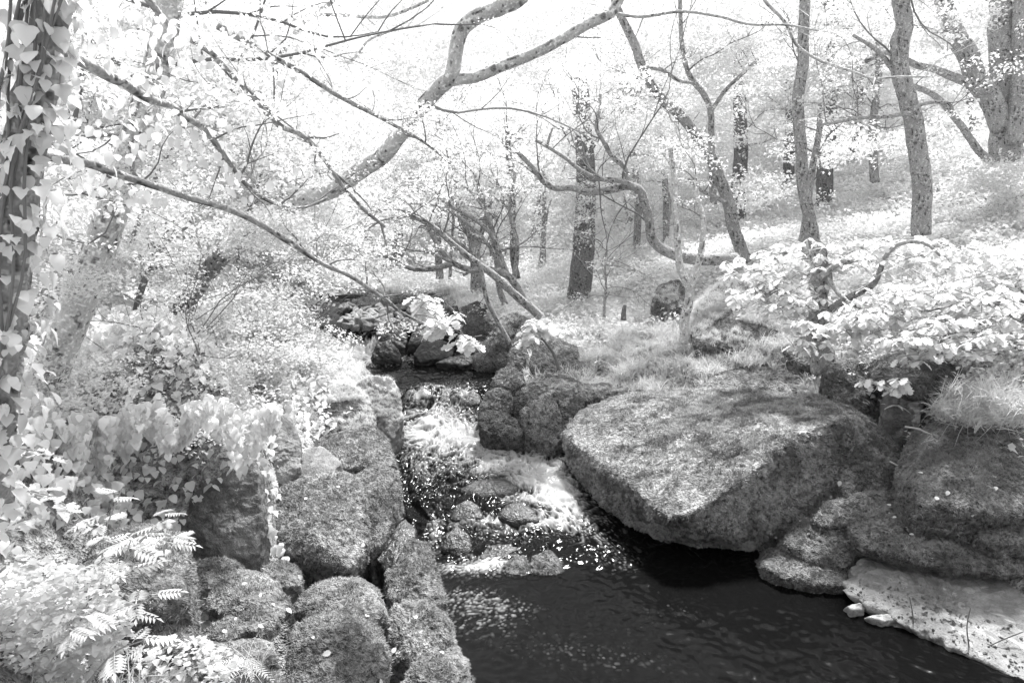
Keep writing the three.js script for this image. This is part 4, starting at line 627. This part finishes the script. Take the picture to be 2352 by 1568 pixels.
// rowan, holly, small ivy and grass in the bottom left corner
function frondPlant(name, label, category, spots, geo, mat, size, seed, stemR = 0.004) {
  const r = rng(seed), o = new THREE.Group(), ps = [];
  for (const [bx, by, bd, tx, ty, td, n] of spots) {
    const a = at(bx, by, bd), b = at(tx, ty, td), m = a.clone().lerp(b, 0.5).add(V((r() - 0.5) * 0.1, 0.05, 0)); mesh(tube([[a, stemR * 1.5], [m, stemR], [b, stemR * 0.6]], { segs: 5, step: 0.06 }), M.twigPale, 'stem', o);
    const c = new THREE.CatmullRomCurve3([a, m, b]);
    for (let k = 0; k < n; k++) { const t = lerp(0.35, 1, (k + 0.5) / n), p = c.getPointAt(t); ps.push(pose(p.add(V((r() - 0.5) * 0.06, (r() - 0.5) * 0.05, (r() - 0.5) * 0.06)), 0.1 - 0.5 * r(), k * 2.4 + r(), (r() - 0.5) * 0.5, size * (0.7 + 0.5 * r()))); }
  }
  leaves(o, geo, mat, ps, 300);
  return top(o, name, label, category);
}
frondPlant('rowan_sapling', 'rowan sapling with feathery leaves over the mossy boulder at the left', 'sapling', [[240, 1400, 3.0, 280, 1120, 2.9, 9], [280, 1300, 3.0, 400, 1180, 2.9, 9], [240, 1400, 2.9, 300, 1240, 2.8, 8], [200, 1420, 2.8, 240, 1280, 2.7, 8], [260, 1500, 2.7, 350, 1370, 2.6, 8], [120, 1500, 2.6, 220, 1400, 2.5, 8], [200, 1568, 2.6, 330, 1470, 2.5, 8], [160, 1500, 2.5, 170, 1440, 2.45, 8], [380, 1320, 3.1, 420, 1220, 3.0, 6]], rowanLeaf, M.leafNear, 0.13, 65);
frondPlant('holly_sapling', 'prickly holly shoots at the left edge in front of the dark hollow', 'sapling', [[-40, 1080, 2.7, 120, 1040, 2.7, 22], [-40, 1160, 2.6, 140, 1150, 2.7, 26], [60, 1130, 2.8, 230, 1230, 2.8, 24], [-20, 1260, 2.6, 70, 1190, 2.6, 26], [-20, 1330, 2.5, 100, 1300, 2.5, 24]], hollyLeaf, M.leafNear, 0.05, 66);
{
  const r = rng(67), o = new THREE.Group(), ps = [];
  for (let k = 0; k < 2400; k++) { const v = inside(r); ps.push(pose(at(110 + v.x * 200, 1430 + v.y * 150, 2.75 + v.z * 0.3), 0.5 * (r() - 0.5), r() * 6.283, 0.8 * (r() - 0.5), 0.016 + 0.026 * r())); }
  for (let k = 0; k < 420; k++) { const v = inside(r); ps.push(pose(at(420 + v.x * 130, 1530 + v.y * 70, 3.0 + v.z * 0.2), 0.5 * (r() - 0.5), r() * 6.283, 0.8 * (r() - 0.5), 0.02 + 0.02 * r())); }
  leaves(o, ivyLeaves(), M.leafNear, ps, 300);
  top(o, 'ground_plants', 'low tangle of small leaves in the bottom left corner', 'plants');
}
// ---------------------------------------------------------------- oak sprays
function oakSprays(o, spots, r, leafSize = 0.1) {                  // spots: [x, y, d, rx, ry, rd, twigs]
  const ps = [], wood = [];
  for (const [x, y, d, rx, ry, rd, n] of spots) for (let k = 0; k < n; k++) {
    const v = inside(r), tip = at(x + v.x * rx, y + v.y * ry, d + v.z * rd), yaw = r() * 6.283;
    const back = V(Math.sin(yaw) * 0.18, 0.04 + 0.05 * r(), Math.cos(yaw) * 0.18); wood.push(tube([[tip.clone().add(back), 0.004], [tip.clone().addScaledVector(back, 0.5).add(V(0, 0.015, 0)), 0.003], [tip, 0.002]], { segs: 4, step: 0.07, close: false }));
    const m = 5 + Math.floor(r() * 3);
    for (let q = 0; q < m; q++) ps.push(pose(tip.clone().addScaledVector(back, r() * 0.6), -0.15 - 0.45 * r(), yaw + (q / m - 0.5) * 5 + (r() - 0.5) * 0.5, (r() - 0.5) * 0.6, leafSize * (0.7 + 0.5 * r())));
  }
  const w = mesh(mergeGeometries(wood), M.twig, 'twig', o); w.userData.kind = 'stuff';
  leaves(o, oakLeaf, M.leafOak, ps, 300, [0.85, 1.05]);
}
{
  const r = rng(71), o = new THREE.Group();
  [[[[1896, 850], [1889, 825], [1881, 773], [1876, 715], [1881, 663], [1889, 627], [1880, 570]], 7.8, 30, 20], [[[1885, 730], [1925, 700], [1969, 674], [2002, 656], [2017, 634], [2031, 598], [2053, 568], [2094, 554], [2130, 561], [2160, 587]], [7.8, 6.8], 10, 2.5], [[[1880, 640], [1930, 604], [2000, 602]], 7.6, 8, 5], [[[1900, 640], [1960, 700], [2080, 720], [2200, 700]], [7.6, 6.2], 6, 2]]
    .forEach(([p, d, a, b], i) => mesh(tube(path(p, d, a, b), { segs: 12, step: 0.07, seed: i, knob: 0.12 }), M.bark, i ? 'limb' : 'trunk', o));
  oakSprays(o, [[1720, 620, 8.2, 90, 40, 0.4, 44], [1850, 600, 7.8, 120, 50, 0.4, 64], [1800, 690, 7.6, 130, 50, 0.4, 70], [2060, 590, 7.4, 150, 50, 0.5, 76], [2220, 610, 7.2, 150, 60, 0.5, 86], [2130, 690, 6.6, 150, 50, 0.5, 96], [2010, 740, 6.3, 100, 45, 0.3, 56], [2190, 775, 6.0, 130, 55, 0.3, 66], [1890, 760, 7, 80, 40, 0.3, 26], [2080, 800, 6, 80, 40, 0.2, 24], [2300, 720, 6.3, 80, 60, 0.3, 40], [1990, 880, 5.9, 24, 10, 0.1, 4], [2065, 885, 5.8, 25, 34, 0.1, 8], [1870, 800, 6.9, 50, 30, 0.2, 10]], r, 0.095);
  top(o, 'oak_tree', 'young oak spreading bright lobed leaves over the right-hand rocks', 'tree');
}
{
  const o = new THREE.Group(); oakSprays(o, [[978, 706, 4.8, 42, 22, 0.12, 8], [1016, 742, 4.7, 48, 26, 0.12, 10], [1060, 782, 4.65, 36, 18, 0.1, 6]], rng(72), 0.1);
  top(o, 'oak_spray', 'bright oak leaf spray at the tip of the bough over the rapids', 'foliage');
}
{
  const o = new THREE.Group(); mesh(tube(path([[1284, 850], [1279, 832], [1268, 806], [1249, 781], [1240, 765]], 8.2, 5, 2), { segs: 6, step: 0.04 }), M.twig, 'stem', o);
  oakSprays(o, [[1240, 752, 8.0, 40, 16, 0.25, 15], [1212, 776, 7.9, 24, 16, 0.15, 7], [1286, 764, 8.0, 20, 10, 0.15, 4]], rng(73), 0.13);
  top(o, 'oak_seedling', 'small bright-leaved seedling on the right bank below the ivy-clad trunk', 'seedling');
}
top(mesh(tube(path([[1100, 600], [1106, 623], [1117, 682], [1143, 737], [1172, 790]], 10.4, 5, 6), { segs: 7, step: 0.06 }), M.bark), 'dead_stick', 'dead stick leaning on the rocks beside the pale leaning stem', 'stick');
top(mesh(tube(path([[2080, 980], [2110, 985], [2140, 998], [2160, 1002]], 6.0, 2.4, 1.6), { segs: 7, step: 0.04 }), M.strawPale), 'fallen_twig', 'pale twig lying across the dark cleft at the right', 'twig');
top(mesh(tube(path([[2045, 1060], [2075, 1075], [2100, 1082]], 6.0, 2.2, 1.6), { segs: 7, step: 0.04 }), M.strawPale), 'fallen_twig', 'short pale twig lower down in the dark cleft', 'twig');
top(mesh(tube(path([[1432, 735], [1433, 715], [1436, 700]], 10, 7, 4), { segs: 7, step: 0.03 }), M.barkDark), 'stump', 'little dark stump on the grassy bank', 'stump');

for (const [p, d, label] of [[[[2225, 1575], [2228, 1500], [2222, 1440], [2230, 1395]], 4.45, 'thin dark reed standing in the water at the sandy shore'], [[[2228, 1510], [2280, 1480], [2352, 1450]], 4.45, 'dry reed lying from the standing reed towards the right edge'], [[[2095, 1470], [2098, 1420], [2090, 1370]], 4.7, 'short thin reed at the near end of the sandy shore']])
  top(mesh(tube(path(p, d, 2.2, 1.2), { segs: 5, step: 0.03, knob: 0.2 }), M.twig), 'reed', label, 'reed');
// ---------------------------------------------------------------- grass and ground leaves
{
  const r = rng(81), ps = [], low = [];
  for (let k = 0; k < 60000 && ps.length < 11000; k++) {
    const d = lerp(7.6, 14, r() ** 1.3), x = lerp(-0.3, 8, r()), e = x - shoreR(d);
    if (e < 0.5 + 0.3 * n2(x * 2, d * 2) || n2(x * 2.6 + 20, d * 2.6) < -0.35 + 0.5 * (r() - 0.5) || (d < 8.6 && x < 3.4 && x > 0.8 && r() < 0.7)) continue;
    ps.push(pose(onLand(x, d), (r() - 0.5) * 0.7, r() * 6.283, (r() - 0.5) * 0.7, (0.35 + 0.6 * r()) * (1.15 + 0.7 * n2(x * 2.1, d * 2.1))));
  }
  for (let k = 0; k < 1100; k++) { const d = lerp(7.0, 9.3, r()), x = shoreL(d) - 0.5 - r() * 1.6; ps.push(pose(onLand(x, d), (r() - 0.5) * 0.5, r() * 6.283, (r() - 0.5) * 0.5, 0.4 + 0.4 * r())); }
  for (let k = 0; k < 2500; k++) { const d = lerp(13, 24, r()), x = lerp(-5, 2.5, r()); if (x > shoreL(d) - 0.3 && x < shoreR(d) + 0.3) continue; ps.push(pose(onLand(x, d), (r() - 0.5) * 0.5, r() * 6.283, 0, 0.8 + 0.8 * r())); }
  ps.push(...covers);
  const g = new THREE.Group(); scatter(tufts, M.grass, ps, 'grass_blades', g, [0.8, 1]); top(g, 'grass', 'bright grass clothing the stream banks', 'grass', null, 'stuff');
  for (let k = 0; k < 40000 && low.length < 9000; k++) {
    const d = lerp(7, 34, r() ** 1.2), x = lerp(-14, 18, r());
    if (x > shoreL(d) - 0.8 && x < shoreR(d) + 0.9) continue;
    if (x > 0 && d < 10 && x < 4.5) continue;
    low.push(pose(onLand(x, d, 0.05 + 0.12 * r()), (r() - 0.5) * 0.7, r() * 6.283, (r() - 0.5) * 0.7, (0.8 + 0.9 * r()) * (1 + Math.max(0, d - 12) * 0.03)));
  }
  for (let k = 0; k < 5500; k++) { const d = lerp(9.5, 24, r()), x = lerp(2.5, 17, r()); low.push(pose(onLand(x, d, 0.04 + 0.2 * r() ** 2), (r() - 0.5) * 0.7, r() * 6.283, (r() - 0.5) * 0.7, (0.8 + 0.9 * r()) * (1 + Math.max(0, d - 12) * 0.03))); }
  for (let k = 0; k < 1800; k++) { const d = lerp(1.5, 9.5, r()), x = Math.max(shoreR(d) + (d < 6 ? 2.1 : 1.1), 3.7) + r() * 6; low.push(pose(onLand(x, d, 0.03 + 0.12 * r()), (r() - 0.5) * 0.7, r() * 6.283, (r() - 0.5) * 0.7, 0.7 + 0.8 * r())); }
  const u = new THREE.Group(); scatter(lows, M.leaf, low, 'low_leaves', u, [0.85, 1]); top(u, 'undergrowth', 'pale low undergrowth across the woodland floor', 'undergrowth', null, 'stuff');
  const o = new THREE.Group(), lt = [];
  for (let k = 0; k < 150; k++) { const v = inside(r); lt.push(pose(at(2270 + v.x * 140, 935 + v.y * 50, 5.8 + v.z * 0.4), 0.3 + 0.9 * r(), (r() - 0.5) * 2.5, (r() - 0.5) * 1.2, 0.5 + 0.5 * r())); }
  scatter(tufts, M.grass, lt, 'blades', o, [0.6, 0.9]); top(o, 'grass_tussock', 'drooping grass tussock on the broad rock at the right edge', 'grass');
  const b = new THREE.Group(), bl = [];
  for (let k = 0; k < 26; k++) bl.push(pose(at(lerp(40, 340, r()), 1600 + r() * 40, 2.5 + 0.3 * r()), -0.1, r() * 6.283, 0, 0.35 + 0.25 * r()));
  bl.push(pose(at(585, 1545, 3.0), 0, 1, 0, 0.4), pose(at(575, 1548, 3.0), 0, 3, 0, 0.35));
  scatter(longTufts, M.grass, bl, 'blades', b, [0.8, 1]); top(b, 'tall_grass', 'tall grass blades rising from the bottom left edge', 'grass');
}
// ---------------------------------------------------------------- the wood behind
{
  const r = rng(91), ps = [];
  for (let k = 0; k < 12000; k++) {
    const d = lerp(25, 62, r() ** 0.8), x = (r() - 0.5) * d * 1.9, y = land(x, d) + r() ** 1.15 * 16;
    ps.push(pose(V(x, y, -d), (r() - 0.5) * 0.9, r() * 6.283, (r() - 0.5) * 0.9, 1.1 + 0.9 * r()));
  }
  for (let k = 0; k < 1500; k++) { const d = lerp(14, 24, r()), x = lerp(-14, -4, r()); ps.push(pose(V(x, land(x, d) + r() * 7, -d), (r() - 0.5) * 0.9, r() * 6.283, (r() - 0.5) * 0.9, 0.9)); }
  for (let k = 0; k < 350; k++) { const d = lerp(21, 27, r()), x = lerp(3, 18, r()); ps.push(pose(V(x, land(x, d) + 1 + r() * 7, -d), (r() - 0.5) * 0.9, r() * 6.283, (r() - 0.5) * 0.9, 0.8)); }
  const o = new THREE.Group(); scatter(farSprays, M.leaf, ps, 'leaves', o, [0.9, 1]);
  top(o, 'distant_foliage', 'mass of pale leaves of the wood behind', 'foliage', null, 'stuff');
}
{ // the thicket in the middle distance, with its thin stems
  const r = rng(95), ps = [];
  for (let k = 0; k < 1500; k++) { const d = lerp(18, 27, r()), x = lerp(-11, 5.5, r()); ps.push(pose(onLand(x, d, 0.2 + 2.6 * r() ** 1.6), (r() - 0.5) * 0.9, r() * 6.283, (r() - 0.5) * 0.9, 1 + 0.8 * r())); }
  const o = new THREE.Group(); scatter(fines, M.leaf, ps, 'leaves', o, [0.9, 1]); top(o, 'thicket', 'bright leafy thicket in the middle distance', 'thicket', null, 'stuff');
  for (let k = 0; k < 26; k++) {
    const d = lerp(16.5, 26, r()), x = lerp(-6, 5, r()), b = onLand(x, d, -0.1), h = 2.6 + 2.6 * r(), lean = (r() - 0.5) * 1.6, w = 0.03 + 0.04 * r();
    if (x > shoreL(d) - 0.5 && x < shoreR(d) + 0.5) continue;
    top(mesh(tube([[b, w], [b.clone().add(V(lean * 0.3 + (r() - 0.5) * 0.3, h * 0.35, 0)), w * 0.9], [b.clone().add(V(lean * 0.6 + (r() - 0.5) * 0.5, h * 0.6, 0)), w * 0.75], [b.clone().add(V(lean + (r() - 0.5) * 0.5, h * 0.8, 0)), w * 0.6], [b.clone().add(V(lean * 1.6, h, 0)), w * 0.3]], { segs: 6, step: 0.3, knob: 0.15, seed: k }), M.bark), 'thin_tree', 'thin grey stem standing in the distant thicket', 'tree', 'thin stems in the distant thicket');
  }
}
{ // fallen leaves and little ferns on the rocks, set down on the surface that they lie on
  scene.updateMatrixWorld(true);
  const ray = new THREE.Raycaster(), rocks = scene.children.filter((o) => /^(boulder|rock|sand_bank)/.test(o.name)), r = rng(93), up = V(0, 1, 0);
  const set = (x, y, f) => { ray.set(EYE, at(x, y, 5).sub(EYE).normalize()); const h = ray.intersectObjects(rocks, false)[0]; if (h) f(h.point, h.face.normal, h.object); };
  for (const [x, y, s] of [[690, 1330, 1], [835, 1250, 0.8], [560, 1340, 1.2], [620, 1390, 1], [655, 1400, 1], [600, 1365, 0.7], [760, 1500, 1.2], [840, 1420, 1], [900, 1500, 1], [720, 1470, 0.8], [960, 1420, 0.8], [1010, 1500, 1], [870, 1560, 1.1], [780, 1120, 0.7], [700, 1150, 0.8], [1930, 1105, 1.2], [1910, 1140, 0.9], [2040, 1160, 1], [2150, 1150, 1.1], [2180, 1130, 1], [2120, 1090, 1], [2060, 1190, 0.8], [2230, 1180, 1.2], [2290, 1120, 1], [2100, 1230, 0.8], [1840, 1200, 0.9], [1780, 1230, 0.8], [1400, 1060, 0.6], [1600, 1000, 0.6], [1700, 960, 0.6], [1460, 960, 0.5], [540, 1420, 0.8], [510, 1450, 0.8], [590, 1440, 0.8], [480, 1340, 0.8]])
    set(x, y, (p, n) => { const m = mesh(ovalLeaf, M.leafNear); m.position.copy(p).addScaledVector(n, 0.012); m.quaternion.setFromUnitVectors(up, n).multiply(new THREE.Quaternion().setFromAxisAngle(up, r() * 6.283)); m.scale.setScalar(0.045 * s); top(m, 'fallen_leaf', 'small pale leaf lying on the mossy rocks', 'leaf', 'fallen leaves on the mossy rocks'); });
  for (const [x, y, n, sz, label] of [[1845, 992, 4, 0.08, 'little fern on the right shoulder of the huge boulder'], [560, 1520, 5, 0.22, 'fern at the bottom edge beside the grass tuft'], [2060, 930, 5, 0.14, 'small fern in front of the pale upright stone'], [640, 1270, 5, 0.13, 'small fern at the foot of the large mossy boulder']])
    set(x, y, (p, nn) => { const o = new THREE.Group(); for (let k = 0; k < n; k++) { const f = mesh(fernLeaf, M.leafNear, 'frond', o); f.position.copy(p).addScaledVector(nn, 0.01); f.rotation.set(0.5 * r() - 0.1, Math.PI + (k / n - 0.5) * 4 + (r() - 0.5) * 0.5, 0, 'YXZ'); f.scale.setScalar(sz * (0.7 + 0.5 * r())); } top(o, 'fern', label, 'fern'); });
}
{ // grit and small gravel along the sandy shore
  const bank = scene.children.find((o) => o.name === 'sand_bank'), ray = new THREE.Raycaster(), r = rng(97), a = at(1935, 1372, 5.02), b = at(2420, 1590, 4.05), ps = [], down = V(0, -1, 0), q = rng(98), pts = [];
  for (let i = 0; i < 12; i++) pts.push(V(q() - 0.5, (q() - 0.5) * 0.6, (q() - 0.5) * 0.8));
  for (let k = 0; k < 420; k++) { const p = a.clone().lerp(b, r()).add(V(0.5 * r() ** 2.2 - 0.03, 0, -0.5 * r() ** 2.2)); p.y = 2; ray.set(p, down); const h = ray.intersectObject(bank, false)[0]; if (h) ps.push(pose(h.point, r() * 6, r() * 6, r() * 6, 0.012 + 0.035 * r() ** 3)); }
  const o = new THREE.Group(); scatter([rockGeo(pts, { detail: 3, round: 12, lump: 0.05, fine: 0.001, tone: 0.5, alt: 0.35 })], M.rock, ps, 'grit', o, [0.9, 1.5]); top(o, 'gravel', 'grit and small gravel along the edge of the sand bank', 'gravel', null, 'stuff');
}
{ // the wood goes on behind the viewpoint and shades the near faces of the rocks
  const r = rng(92), ps = [];
  for (let k = 0; k < 3600; k++) { const a = lerp(0.12, 0.88, r()) * Math.PI, q = lerp(5, 15, r()), x = Math.cos(a) * q * 1.5, d = -Math.sin(a) * q + 0.5; ps.push(pose(V(x, Math.max(land(x, d), 1) + 0.3 + r() * 12, -d), (r() - 0.5) * 0.9, r() * 6.283, (r() - 0.5) * 0.9, 1.1 + 0.6 * r())); }
  const o = new THREE.Group(); scatter(farSprays, M.leafIvy, ps, 'leaves', o, [0.7, 0.9]);
  top(o, 'wood_foliage', 'leafy wood standing behind the viewpoint', 'foliage', null, 'stuff');
}
scene.traverse((o) => { if (o.isMesh) o.castShadow = o.receiveShadow = true; });
renderer.render(scene, camera);
